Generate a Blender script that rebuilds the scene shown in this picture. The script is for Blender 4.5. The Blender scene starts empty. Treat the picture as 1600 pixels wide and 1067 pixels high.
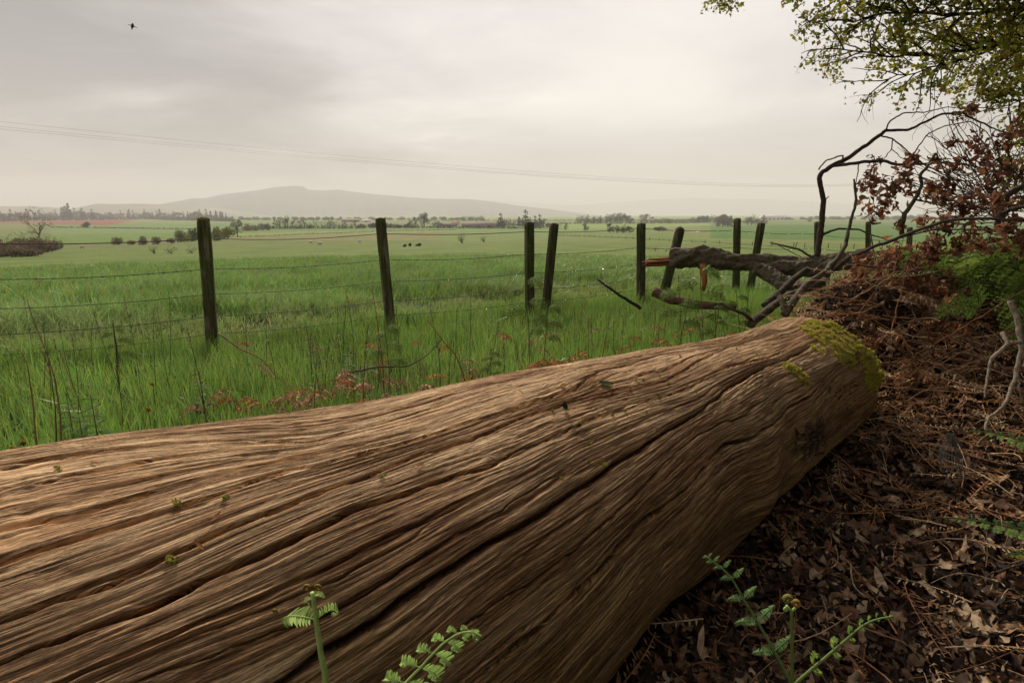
import bpy, math
import numpy as np
from math import radians as R_
# ------------------------------------------------------------ camera, world, sun, exposure
SC = bpy.context.scene
COL = SC.collection
H = 1.17
FPX, PITCH = 889.0, R_(12.6)
cam = bpy.data.cameras.new('camera'); camo = bpy.data.objects.new('camera', cam); COL.objects.link(camo)
cam.lens = 20.0; cam.sensor_width = 36.0; cam.clip_start = 0.02; cam.clip_end = 60000
camo.location = (0, 0, H); camo.rotation_euler = (R_(90) - PITCH, 0, 0)
SC.camera = camo
SC.view_settings.view_transform = 'Standard'; SC.view_settings.look = 'None'
SC.view_settings.exposure = 0.33; SC.view_settings.gamma = 1.0
SC.view_settings.use_curve_mapping = False
SC.cycles.volume_bounces = 1; SC.cycles.max_bounces = 6; SC.cycles.transparent_max_bounces = 8
SC.cycles.diffuse_bounces = 3
SUN_AZ, SUN_EL = -14.0, 40.0
sl = bpy.data.lights.new('sun', 'SUN'); sl.energy = 3.5; sl.angle = R_(12); sl.color = (1.0, .90, .75)
so = bpy.data.objects.new('sun', sl); COL.objects.link(so)
so.rotation_euler = (R_(90 - SUN_EL), 0, R_(180 - SUN_AZ))

W = bpy.data.worlds.new("World"); SC.world = W; W.use_nodes = True
nt = W.node_tree; nt.nodes.clear()
def N(t, ty, **kw):
    n = t.nodes.new(ty)
    for k, v in kw.items():
        if k.startswith('_'): setattr(n, k[1:], v)
        else: n.inputs[k.replace('__', ' ')].default_value = v
    return n
def ramp(t, fac, stops, interp='LINEAR'):
    n = t.nodes.new('ShaderNodeValToRGB'); n.color_ramp.interpolation = interp
    cr = n.color_ramp
    while len(cr.elements) < len(stops): cr.elements.new(.5)
    for e, (p, c) in zip(cr.elements, stops):
        e.position = p; e.color = (*c, 1) if len(c) == 3 else c
    t.links.new(fac, n.inputs[0]); return n.outputs[0]
def math_(t, op, a, b=None, c=None, clamp=False):
    n = t.nodes.new('ShaderNodeMath'); n.operation = op; n.use_clamp = clamp
    for i, v in enumerate((a, b, c)):
        if v is None: continue
        if hasattr(v, 'is_linked'): t.links.new(v, n.inputs[i])
        else: n.inputs[i].default_value = v
    return n.outputs[0]
def mixc(t, fac, a, b, mode='MIX'):
    n = t.nodes.new('ShaderNodeMix'); n.data_type = 'RGBA'; n.blend_type = mode
    for i, v in ((0, fac), (6, a), (7, b)):
        if hasattr(v, 'is_linked'): t.links.new(v, n.inputs[i])
        else: n.inputs[i].default_value = v if i == 0 else ((*v, 1) if len(v) == 3 else v)
    return n.outputs[2]
sky = nt.nodes.new('ShaderNodeTexSky'); sky.sky_type = 'NISHITA'; sky.sun_disc = False
sky.sun_elevation = R_(SUN_EL); sky.sun_rotation = R_(SUN_AZ)
tc = nt.nodes.new('ShaderNodeTexCoord'); DIR = tc.outputs['Generated']
sep = nt.nodes.new('ShaderNodeSeparateXYZ'); nt.links.new(DIR, sep.inputs[0])
# overcast cloud deck, lit brightest round the hidden sun
zz = math_(nt, 'MAXIMUM', math_(nt, 'ADD', sep.outputs[2], .10), .03)
cx = math_(nt, 'DIVIDE', sep.outputs[0], zz); cy = math_(nt, 'DIVIDE', sep.outputs[1], zz)
cmb = nt.nodes.new('ShaderNodeCombineXYZ'); nt.links.new(cx, cmb.inputs[0]); nt.links.new(cy, cmb.inputs[1])
def wnoise(scale, det, rough, loc, dist=0.0):
    mp = nt.nodes.new('ShaderNodeMapping'); mp.inputs['Location'].default_value = loc
    nt.links.new(cmb.outputs[0], mp.inputs[0])
    n = N(nt, 'ShaderNodeTexNoise', Scale=scale, Detail=det, Roughness=rough, Distortion=dist)
    nt.links.new(mp.outputs[0], n.inputs['Vector']); return n.outputs['Fac']
n1 = wnoise(.55, 6, .55, (3.1, 1.7, 0), .6)
n2 = wnoise(1.3, 6, .55, (9.0, 4.0, 2.0), .3)
gd = nt.nodes.new('ShaderNodeVectorMath'); gd.operation = 'DOT_PRODUCT'
nt.links.new(DIR, gd.inputs[0])
ga, ge = R_(14), R_(13)
gd.inputs[1].default_value = (math.sin(ga)*math.cos(ge), math.cos(ga)*math.cos(ge), math.sin(ge))
glow = math_(nt, 'POWER', math_(nt, 'MAXIMUM', gd.outputs['Value'], 0.0), 8.5)
cl = math_(nt, 'MULTIPLY_ADD', n1, .75, math_(nt, 'MULTIPLY', n2, .35))
cl = math_(nt, 'SUBTRACT', cl, .55)
damp = math_(nt, 'SUBTRACT', 1.15, glow)
cl = math_(nt, 'MULTIPLY', cl, damp)
val = math_(nt, 'ADD', math_(nt, 'MULTIPLY_ADD', glow, .66, .265), math_(nt, 'MULTIPLY', cl, 3.2))
g2 = nt.nodes.new('ShaderNodeVectorMath'); g2.operation = 'DOT_PRODUCT'; nt.links.new(DIR, g2.inputs[0])
a2_, e2_ = R_(-42), R_(17); g2.inputs[1].default_value = (math.sin(a2_)*math.cos(e2_), math.cos(a2_)*math.cos(e2_), math.sin(e2_))
dk_ = math_(nt, 'POWER', math_(nt, 'MAXIMUM', g2.outputs['Value'], 0.0), 16.0)   # the heavier cloud bank to the west
val = math_(nt, 'SUBTRACT', val, math_(nt, 'MULTIPLY', dk_, math_(nt, 'MULTIPLY_ADD', n2, .85, -.14)))
warm = ramp(nt, val, [(0.0, (.20, .178, .175)), (.30, (.33, .295, .282)), (.55, (.49, .445, .43)), (.8, (.64, .59, .555)), (1.0, (.84, .78, .70))])
skyk = nt.nodes.new('ShaderNodeVectorMath'); skyk.operation = 'SCALE'; skyk.inputs[3].default_value = .10
nt.links.new(sky.outputs[0], skyk.inputs[0])
fin = mixc(nt, .10, warm, skyk.outputs[0])
lo = nt.nodes.new('ShaderNodeMapRange'); lo.interpolation_type = 'SMOOTHSTEP'; nt.links.new(sep.outputs[2], lo.inputs[0]); lo.inputs[1].default_value = .0; lo.inputs[2].default_value = .20; lo.inputs[3].default_value = .66; lo.inputs[4].default_value = 1.0
mk_ = nt.nodes.new('ShaderNodeVectorMath'); mk_.operation = 'SCALE'; nt.links.new(fin, mk_.inputs[0]); nt.links.new(lo.outputs[0], mk_.inputs[3]); fin = mk_.outputs[0]
el = nt.nodes.new('ShaderNodeMapRange'); el.interpolation_type = 'SMOOTHSTEP'
nt.links.new(sep.outputs[2], el.inputs[0]); el.inputs[1].default_value = .42; el.inputs[2].default_value = .85; el.inputs[3].default_value = 1.12; el.inputs[4].default_value = 3.0
zen = nt.nodes.new('ShaderNodeVectorMath'); zen.operation = 'SCALE'; nt.links.new(fin, zen.inputs[0]); nt.links.new(el.outputs[0], zen.inputs[3]); fin = zen.outputs[0]
bg = nt.nodes.new('ShaderNodeBackground'); bg.inputs[1].default_value = 1.0
nt.links.new(fin, bg.inputs[0])
wo = nt.nodes.new('ShaderNodeOutputWorld'); nt.links.new(bg.outputs[0], wo.inputs[0])

# ------------------------------------------------------------ helpers
rng = np.random.default_rng(7)
cp, sp_ = math.cos(PITCH), math.sin(PITCH)
def rayw(x, y):
    x = np.asarray(x, float) - 800; y = -(np.asarray(y, float) - 533.5)
    return np.stack([x, y*sp_ + FPX*cp, y*cp - FPX*sp_], -1)
def at(x, y, Y):
    r = rayw(x, y); return r*(Y/r[..., 1:2]) + np.array([0, 0, H])
def topix(P):
    P = np.asarray(P, float) - np.array([0, 0, H])
    zc = P[..., 1]*cp - P[..., 2]*sp_; yc = P[..., 1]*sp_ + P[..., 2]*cp
    zc = np.where(zc < 1e-3, 1e-3, zc)
    return 800 + FPX*P[..., 0]/zc, 533.5 - FPX*yc/zc
def sm(x, a, b):
    t = np.clip((np.asarray(x, float) - a)/(b - a), 0, 1); return t*t*(3 - 2*t)
def vnoise(x, y, seed=0):
    x = np.asarray(x, float); y = np.asarray(y, float)
    xi = np.floor(x).astype(np.int64); yi = np.floor(y).astype(np.int64)
    xf = x - xi; yf = y - yi
    u = xf*xf*(3 - 2*xf); v = yf*yf*(3 - 2*yf)
    def h(a, b):
        n = (a*374761393 + b*668265263 + seed*982451653) & 0x7fffffff
        n = ((n ^ (n >> 13))*1274126177) & 0x7fffffff
        n = (n ^ (n >> 16)) & 0xffff
        return n/65535.0*2 - 1
    return (h(xi, yi)*(1-u) + h(xi+1, yi)*u)*(1-v) + (h(xi, yi+1)*(1-u) + h(xi+1, yi+1)*u)*v
def fbm(x, y, o=4, seed=0, rough=.5):
    a, s, t = 1.0, 0, 0
    for i in range(o):
        s = s + a*vnoise(x*2**i, y*2**i, seed + i*17); t += a; a *= rough
    return s/t
def mkmesh(name, v, faces, mat=None, parent=None, col=None, smooth=False, attrs=None):
    me = bpy.data.meshes.new(name)
    v = np.asarray(v, np.float32)
    me.vertices.add(len(v)); me.vertices.foreach_set('co', v.ravel())
    fl = [np.asarray(f, np.int32) for f in faces if len(f)]
    nl = sum(f.size for f in fl); npoly = sum(len(f) for f in fl)
    me.loops.add(nl); me.polygons.add(npoly)
    me.loops.foreach_set('vertex_index', np.concatenate([f.ravel() for f in fl]))
    st, o = [], 0
    for f in fl:
        st.append(np.arange(len(f), dtype=np.int32)*f.shape[1] + o); o += f.size
    me.polygons.foreach_set('loop_start', np.concatenate(st))
    if smooth: me.polygons.foreach_set('use_smooth', np.ones(npoly, bool))
    me.update(calc_edges=True)
    if col is not None:
        a = me.color_attributes.new('Col', 'FLOAT_COLOR', 'POINT')
        c = np.ones((len(v), 4), np.float32); c[:, :3] = col; a.data.foreach_set('color', c.ravel())
    for k, arr in (attrs or {}).items():
        a = me.attributes.new(k, 'FLOAT_VECTOR', 'POINT'); a.data.foreach_set('vector', np.asarray(arr, np.float32).ravel())
    if mat: me.materials.append(mat)
    o = bpy.data.objects.new(name, me); COL.objects.link(o)
    if parent is not None: o.parent = parent; o.matrix_parent_inverse.identity()
    return o
def tag(o, label=None, cat=None, group=None, kind=None):
    for k, v in (('label', label), ('category', cat), ('group', group), ('kind', kind)):
        if v: o[k] = v
    return o
def empty(name, loc=(0, 0, 0)):
    o = bpy.data.objects.new(name, None); o.empty_display_size = .1; COL.objects.link(o); o.location = tuple(float(a) for a in loc); return o
class Geo:
    def __init__(s): s.v, s.q, s.t, s.c, s.n = [], [], [], [], 0
    def add(s, v, q=None, t=None, col=(.5, .5, .5)):
        v = np.asarray(v, float).reshape(-1, 3)
        if q is not None and len(q): s.q.append(np.asarray(q, np.int64).reshape(-1, 4) + s.n)
        if t is not None and len(t): s.t.append(np.asarray(t, np.int64).reshape(-1, 3) + s.n)
        s.v.append(v); c = np.asarray(col, float)
        s.c.append(np.broadcast_to(c, (len(v), 3)) if c.ndim == 1 else c); s.n += len(v)
    def tube(s, pts, rad, sides=6, col=(.5, .5, .5), rough=0.0, seed=0, cap=True, flat=1.0):
        P = np.asarray(pts, float); n = len(P); r = np.broadcast_to(np.asarray(rad, float), (n,))
        T = np.gradient(P, axis=0); T /= np.linalg.norm(T, axis=1)[:, None] + 1e-9
        up = np.array([0, 0, 1.0]) if abs(T[:, 2]).mean() < .8 else np.array([1.0, 0, 0])
        A = np.cross(T, up); A /= np.linalg.norm(A, axis=1)[:, None] + 1e-9
        if sides > 3 and np.abs(T@up).max() > .7:
            a = A[0]
            for i in range(n):
                a = a - (a@T[i])*T[i]; a = a/(np.linalg.norm(a) + 1e-9); A[i] = a
        B = np.cross(T, A)
        th = np.arange(sides)/sides*2*np.pi
        rr = r[:, None]*np.ones((1, sides))
        if rough:
            L = np.concatenate([[0], np.cumsum(np.linalg.norm(np.diff(P, axis=0), axis=1))])
            rr = rr*(1 + rough*fbm(L[:, None]/(r.max()*1.3) + np.sin(th)[None]*1.3, np.cos(th)[None]*2.2 + np.sin(th)[None]*.9 + 5, 5, seed))
        V = P[:, None] + rr[..., None]*(np.cos(th)[None, :, None]*A[:, None]*flat + np.sin(th)[None, :, None]*B[:, None])
        i = np.arange(n-1)[:, None]*sides; j = np.arange(sides)[None]; k = (j+1) % sides
        q = np.stack([i+j, i+k, i+sides+k, i+sides+j], -1).reshape(-1, 4)
        V = V.reshape(-1, 3); t = None
        if cap:
            V = np.concatenate([V, P[:1], P[-1:]]); a = n*sides; jj = np.arange(sides); kk = (jj+1) % sides
            t = np.concatenate([np.stack([kk, jj, jj*0+a], -1), np.stack([(n-1)*sides+jj, (n-1)*sides+kk, jj*0+a+1], -1)])
        c = np.asarray(col, float)
        s.add(V, q, t, c)
    def box(s, c, sx, sy, sz, col=(.5, .5, .5), rz=0):
        u = np.array([[x, y, z] for x in (-1, 1) for y in (-1, 1) for z in (-1, 1)])*.5*np.array([sx, sy, sz])
        ca, sa = math.cos(rz), math.sin(rz)
        u = np.stack([u[:, 0]*ca - u[:, 1]*sa, u[:, 0]*sa + u[:, 1]*ca, u[:, 2]], -1) + np.asarray(c)
        s.add(u, [[0, 1, 3, 2], [4, 6, 7, 5], [0, 4, 5, 1], [2, 3, 7, 6], [0, 2, 6, 4], [1, 5, 7, 3]], col=col)
    def build(s, name, mat, parent=None, smooth=False, origin=None):
        if not s.v: return None
        v = np.concatenate(s.v)
        if parent is not None: v = v - np.array(parent.location)
        elif origin is not None: v = v - np.asarray(origin, float)
        o = mkmesh(name, v, [np.concatenate(f) for f in (s.q, s.t) if f], mat, parent, np.concatenate(s.c), smooth)
        if parent is None and origin is not None: o.location = tuple(float(a) for a in origin)
        return o
class GeoSet:
    def __init__(s): s.l = []
    def new(s): g = Geo(); s.l.append(g); return g
    def build(s, name, mat, parent=None, smooth=False):
        for g in s.l: g.build(name, mat, parent, smooth)
def smoothline(pts, n, jit=0.0, seed=0):
    P = np.asarray(pts, float); d = np.concatenate([[0], np.cumsum(np.linalg.norm(np.diff(P, axis=0), axis=1))])
    t = np.linspace(0, d[-1], n)
    out = np.stack([np.interp(t, d, P[:, k]) for k in range(P.shape[1])], -1)
    for _ in range(2):
        o = out.copy(); o[1:-1] = .25*out[:-2] + .5*out[1:-1] + .25*out[2:]; out = o
    if jit:
        for k in range(min(3, P.shape[1])): out[:, k] += jit*fbm(t*9/(d[-1]+1e-6)*max(1, d[-1]*3), 0*t + k*7 + seed, 3, seed)
    return out

# ------------------------------------------------------------ materials
def mat(name):
    m = bpy.data.materials.new(name); m.use_nodes = True; t = m.node_tree; t.nodes.clear()
    o = t.nodes.new('ShaderNodeOutputMaterial'); return m, t, o
def noise(t, vec, scale, det=4, rough=.5, dist=0.0):
    n = N(t, 'ShaderNodeTexNoise', Scale=scale, Detail=det, Roughness=rough, Distortion=dist)
    if vec is not None: t.links.new(vec, n.inputs['Vector'])
    return n.outputs['Fac']
def vecmul(t, vec, s, loc=(0, 0, 0)):
    m = t.nodes.new('ShaderNodeMapping'); m.inputs['Scale'].default_value = s; m.inputs['Location'].default_value = loc
    t.links.new(vec, m.inputs[0]); return m.outputs[0]
def bump(t, h, strength, dist, prev=None):
    b = t.nodes.new('ShaderNodeBump'); b.inputs['Strength'].default_value = strength; b.inputs['Distance'].default_value = dist
    t.links.new(h, b.inputs['Height'])
    if prev is not None: t.links.new(prev, b.inputs['Normal'])
    return b.outputs[0]
def prin(t, o, col, rough=.8, nrm=None, spec=.3):
    p = t.nodes.new('ShaderNodeBsdfPrincipled')
    if hasattr(col, 'is_linked'): t.links.new(col, p.inputs['Base Color'])
    else: p.inputs['Base Color'].default_value = (*col, 1)
    if hasattr(rough, 'is_linked'): t.links.new(rough, p.inputs['Roughness'])
    else: p.inputs['Roughness'].default_value = rough
    p.inputs['Specular IOR Level'].default_value = spec
    if nrm is not None: t.links.new(nrm, p.inputs['Normal'])
    if o is not None: t.links.new(p.outputs[0], o.inputs[0])
    return p
def colattr(t):
    a = t.nodes.new('ShaderNodeAttribute'); a.attribute_name = 'Col'; return a.outputs['Color']
def objc(t):
    return t.nodes.new('ShaderNodeTexCoord').outputs['Object']
def leafmat(name, trans=.35, rough=.55, spec=.3, nscale=60, var=.35):
    m, t, o = mat(name); c = colattr(t)
    n = noise(t, objc(t), nscale, 3)
    k = ramp(t, n, [(.3, (1-var,)*3), (.7, (1+var*.4,)*3)])
    c2 = mixc(t, 1.0, c, k, 'MULTIPLY')
    p = prin(t, None, c2, rough, None, spec)
    tr = t.nodes.new('ShaderNodeBsdfTranslucent'); t.links.new(c2, tr.inputs[0])
    mx = t.nodes.new('ShaderNodeMixShader'); mx.inputs[0].default_value = trans
    t.links.new(p.outputs[0], mx.inputs[1]); t.links.new(tr.outputs[0], mx.inputs[2]); t.links.new(mx.outputs[0], o.inputs[0])
    return m
M_leaf = leafmat('green_leaf', .35, .7, .12); M_grass = leafmat('grass_blade', .4, .38, .5, 8, .25)
M_dead = leafmat('dead_leaf', .12, .75, .2, 45, .6)
M_far = leafmat('far_foliage', .15, .8, .1, .6, .3)
def barkmat(name, tint=(1, 1, 1), scale=30, b=.6, dist=.01, lichen=None):
    m, t, o = mat(name); c = colattr(t); oc = objc(t)
    n = noise(t, oc, scale, 6, .65); n2 = noise(t, oc, scale*4, 4, .6)
    k = ramp(t, n, [(.3, (.35, .33, .30)), (.5, (.9, .88, .85)), (.72, (1.5, 1.45, 1.35))])
    cc = mixc(t, 1.0, c, k, 'MULTIPLY')
    if lichen:
        f = ramp(t, noise(t, oc, scale*.28, 5, .7), [(.54, (0, 0, 0)), (.64, (.75,)*3)])
        cc = mixc(t, f, cc, lichen)
    nb = bump(t, n2, b*.5, dist*.4, bump(t, n, b, dist))
    prin(t, o, cc, .85, nb, .2); return m
M_bark = barkmat('rough_bark', lichen=(.11, .115, .045), b=.9, dist=.02)
M_twig = barkmat('twig_bark', scale=60, b=.4, dist=.004)
M_stem = leafmat('plant_stem', .1, .6, .3, 80, .2)
def simple(name, col, rough=.7, nscale=20, var=.3, bd=.0, metallic=0):
    m, t, o = mat(name); n = noise(t, objc(t), nscale, 4)
    k = ramp(t, n, [(.3, tuple(c*(1-var) for c in col)), (.7, tuple(min(1, c*(1+var)) for c in col))])
    p = prin(t, o, k, rough, bump(t, n, .4, bd) if bd else None); p.inputs['Metallic'].default_value = metallic; return m
M_wire = simple('wire', (.05, .045, .04), .5, 30, .4)
# ------------------------------------------------------------ log geometry (axis, radii)
LAZ = R_(41.82); LD = np.array([math.sin(LAZ), math.cos(LAZ), 0]); LN = np.array([LD[1], -LD[0], 0])
S_END = 3.24
LS = np.array([-1.2, 0, .8, 1.6, 2.4, 3.4, 4.2])
LL = np.array([-.906, -.918, -.9055, -.877, -.832, -.754, -.673])
LZ = np.array([.457, .416, .374, .350, .318, .313, .311])
LR = np.array([.488, .446, .403, .376, .342, .3435, .346])
def spl(x, X, Y):
    d = np.gradient(Y, X); i = np.clip(np.searchsorted(X, x) - 1, 0, len(X)-2)
    h = X[i+1]-X[i]; t = np.clip((x - X[i])/h, -1.2, 1.2)
    v = (2*t**3-3*t**2+1)*Y[i] + (t**3-2*t**2+t)*h*d[i] + (-2*t**3+3*t**2)*Y[i+1] + (t**3-t**2)*h*d[i+1]
    return np.where(x < X[0], Y[0] + (x-X[0])*d[0], v)
def logc(s):
    s = np.asarray(s, float)
    return s[..., None]*LD + spl(s, LS, LL)[..., None]*LN + spl(s, LS, LZ)[..., None]*np.array([0, 0, 1.0])
def logr(s): return spl(np.asarray(s, float), LS, LR)
def sl_of(x, y): return x*LD[0] + y*LD[1], x*LN[0] + y*LN[1]

# ------------------------------------------------------------ terrain
PR = np.array([0, 8, 10, 35, 60, 100, 200, 400, 650, 1000, 1500, 4000, 16000.])
PY = np.array([0, 0, 450, 405, 398, 390, 377, 364.5, 356, 350, 345.5, 338.5, 336.3])
PZ = np.array([0 if y == 0 else H + r*math.tan(math.atan((533.5 - y)/FPX) - PITCH) for r, y in zip(PR, PY)])
PZ[2] = min(PZ[2], -.02)
def terrain(x, y, detail=True):
    r = np.hypot(x, y)
    z = np.interp(r, PR, PZ)
    for k in (.94, 1.06): z = z + np.interp(r*k, PR, PZ)
    z = z/3
    az = np.arctan2(x, np.maximum(y, 1e-6))
    z = z + sm(r, 60, 200)*(1-sm(r, 5000, 9000))*fbm(x/190+3, y/190, 2, 5)*np.minimum(r*.0035, 2.2)
    if detail:
        s, l = sl_of(x, y)
        bank = .56*sm(s, 2.2, 5.0)*sm(l, -1.9, -.7)*(1 - sm(r, 9, 14))
        heap = .38*np.exp(-(((x-2.1)/.42)**2 + ((y-3.45)/.36)**2))
        z = z + bank + heap + .035*fbm(x*1.3, y*1.3, 3, 11)*(1-sm(r, 30, 60)) + .10*fbm(x*.4, y*.4, 2, 3)*sm(r, 6, 12)*(1-sm(r, 40, 80))
        z = z - .03*sm(l, -.9, 0)*(1-sm(s, 1.5, 3))
    return z
def ground_hit(px, py, rmax=16000):
    r = rayw(px, py); d = r/np.hypot(r[0], r[1]); ds = np.geomspace(.6, rmax, 1500)
    P = np.array([0, 0, H]) + ds[:, None]*d; g = terrain(P[:, 0], P[:, 1])
    k = np.argmax(P[:, 2] <= g)
    if P[k, 2] > g[k]: k = len(ds)-1
    return np.array([P[k, 0], P[k, 1], g[k]])
# ---- ground sheet
def build_ground():
    rr = np.concatenate([np.linspace(.15, 3, 60), np.linspace(3.05, 14, 150), np.geomspace(14.1, 400, 170), np.geomspace(405, 16000, 150)])
    aa = np.concatenate([np.linspace(-180, -55, 40)[:-1], np.linspace(-55, 55, 600), np.linspace(55, 180, 40)[1:-1]])
    A = np.radians(aa); RR, AA = np.meshgrid(rr, A, indexing='ij')
    X = RR*np.sin(AA); Y = RR*np.cos(AA)
    Yt = np.where(np.abs(AA) < 1.2, Y, np.abs(RR*.4)); Z = terrain(X, Y)
    V = np.stack([X, Y, Z], -1)
    px, py = topix(V); px = np.where(np.abs(AA) < 1.2, px, 3000)
    r = RR
    c = np.zeros(V.shape)
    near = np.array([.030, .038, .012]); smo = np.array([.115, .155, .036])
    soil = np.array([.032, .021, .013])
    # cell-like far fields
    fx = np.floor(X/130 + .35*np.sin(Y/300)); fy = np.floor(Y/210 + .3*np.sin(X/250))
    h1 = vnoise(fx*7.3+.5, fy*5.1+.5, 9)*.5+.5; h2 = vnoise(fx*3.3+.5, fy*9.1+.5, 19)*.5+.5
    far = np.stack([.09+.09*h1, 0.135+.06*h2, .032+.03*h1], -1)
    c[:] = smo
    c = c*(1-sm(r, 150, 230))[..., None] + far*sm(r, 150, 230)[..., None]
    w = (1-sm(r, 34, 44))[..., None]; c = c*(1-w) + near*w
    def band(x0, x1, ylo, yhi, col, f=1.0):
        nonlocal c
        m = (px > x0) & (px < x1) & (py > np.interp(px, *ylo)) & (py < np.interp(px, *yhi)) & (r > 60)
        c = np.where(m[..., None], c*(1-f) + np.array(col)*f, c)
    band(-300, 215, ([0, 100, 215], [347.0, 344.0, 342]), ([0, 70, 170, 215], [349.5, 349.5, 352, 343]), (.20, .055, .032))
    band(330, 720, ([330, 470, 720], [366, 361.5, 359]), ([330, 470, 720], [372, 368, 361.5]), (.17, .20, .06))
    band(330, 900, ([330, 900], [349, 355]), ([330, 470, 720], [366, 361.5, 359]), (.10, .17, .035))
    band(80, 300, ([80, 300], [356, 357]), ([80, 300], [366, 364]), (.14, .19, .06))
    band(880, 1110, ([880, 1110], [349, 346]), ([880, 1110], [359, 353]), (.17, .24, .06))
    band(1110, 1700, ([1110, 1700], [353.5, 345]), ([1110, 1700], [372, 384]), (.075, .145, .025))
    band(400, 1700, ([0, 1700], [330, 330]), ([0, 1700], [344, 344]), (.20, .24, .075), .7)
    s, l = sl_of(X, Y)
    m = (sm(l, -1.4, -.8)*(1-sm(r, 9, 12)))[..., None]; c = c*(1-m) + soil*m
    nr, na = RR.shape; idx = np.arange(nr*na).reshape(nr, na); nx = np.roll(idx, -1, 1)
    q = np.stack([idx[:-1], idx[1:], nx[1:], nx[:-1]], -1).reshape(-1, 4)
    V = V.reshape(-1, 3); c = c.reshape(-1, 3)
    V = np.concatenate([V, [[0, 0, float(terrain(np.array(0.), np.array(.01)))]]]); c = np.concatenate([c, [soil]])
    t = np.stack([idx[0], nx[0], idx[0]*0 + nr*na], -1)
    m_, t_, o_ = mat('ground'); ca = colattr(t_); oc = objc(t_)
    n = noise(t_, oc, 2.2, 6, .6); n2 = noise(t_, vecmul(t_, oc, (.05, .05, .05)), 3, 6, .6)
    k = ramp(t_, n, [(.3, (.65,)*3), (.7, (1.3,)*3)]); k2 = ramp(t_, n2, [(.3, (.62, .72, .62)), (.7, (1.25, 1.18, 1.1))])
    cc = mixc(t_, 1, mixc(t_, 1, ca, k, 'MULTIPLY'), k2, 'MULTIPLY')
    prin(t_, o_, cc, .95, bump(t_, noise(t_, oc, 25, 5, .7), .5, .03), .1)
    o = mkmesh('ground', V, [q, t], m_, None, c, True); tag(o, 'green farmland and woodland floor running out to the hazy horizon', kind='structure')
build_ground()

# ---- hills
def hills(name, prof, D, depth, col, seed, label):
    px = np.linspace(prof[0][0], prof[-1][0], 260); yy = np.interp(px, [p[0] for p in prof], [p[1] for p in prof])
    yy = yy + .9*fbm(px/22, px*0, 4, seed)
    r = rayw(px, yy); d = r/np.hypot(r[:, 0], r[:, 1])[:, None]
    zt = H + D*d[:, 2]; us = np.linspace(0, 1, 40); V = []
    for u in us:
        f = u/.62 if u < .62 else 1 - (u-.62)/.38
        prof_ = sm(f, 0, 1)
        rad = D - depth*(.62-u)
        nz = fbm(px/30+seed, u*9+0*px, 4, seed+3)*60*np.sin(np.pi*min(1, f))*(1-prof_**4)
        zb = -40
        z = zb + (zt-zb)*prof_ + nz*(zt-zb)/300
        V.append(np.stack([d[:, 0]*rad, d[:, 1]*rad, z], -1))
    V = np.array(V); n, m = V.shape[:2]; idx = np.arange(n*m).reshape(n, m)
    q = np.stack([idx[:-1, :-1], idx[1:, :-1], idx[1:, 1:], idx[:-1, 1:]], -1).reshape(-1, 4)
    m_, t_, o_ = mat(name); oc = objc(t_); n1 = noise(t_, vecmul(t_, oc, (.001,)*3), 1.6, 8, .6)
    k = ramp(t_, n1, [(.35, tuple(c*.45 for c in col)), (.6, col), (.7, tuple(c*1.6 for c in col))]); prin(t_, o_, k, .95, None, .05)
    o = mkmesh(name, V.reshape(-1, 3), [q], m_, None, None, True); tag(o, label, kind='structure')
hills('hills', [(60, 334), (150, 327), (260, 318), (300, 310), (322, 309.5), (350, 303.5), (400, 298), (425, 293), (455, 291), (473, 292), (482, 297), (530, 297.5), (570, 302), (640, 308), (680, 311), (730, 311.5), (760, 314.5), (800, 320), (860, 327), (930, 336)], 8200, 4200, (.035, .04, .04), 1, 'long flat-topped hill fading into the haze')
hills('hills', [(-700, 318), (-300, 315), (0, 322), (75, 323), (110, 327), (150, 319), (200, 318.5), (280, 320), (330, 324), (420, 336)], 6400, 2600, (.14, .11, .05), 2, 'low moorland hills at the far left horizon')
hills('hills', [(620, 330), (700, 317), (760, 313), (830, 317), (900, 321), (980, 314), (1080, 309), (1200, 312), (1330, 318), (1450, 314), (1700, 320), (2300, 318)], 15200, 4200, (.07, .075, .07), 3, 'faint high ground almost lost in the mist')
# ---- haze
hz = Geo(); hz.box((0, 0, 285), 31000, 31000, 660)
m_, t_, o_ = mat('haze'); v = t_.nodes.new('ShaderNodeVolumePrincipled')
v.inputs['Color'].default_value = (.91, .90, .91, 1); v.inputs['Density'].default_value = 1.9e-4; v.inputs['Anisotropy'].default_value = .1
t_.links.new(v.outputs[0], o_.inputs['Volume'])
ho = hz.build('haze', m_); tag(ho, 'pale grey moisture haze over the farmland', kind='stuff')
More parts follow.
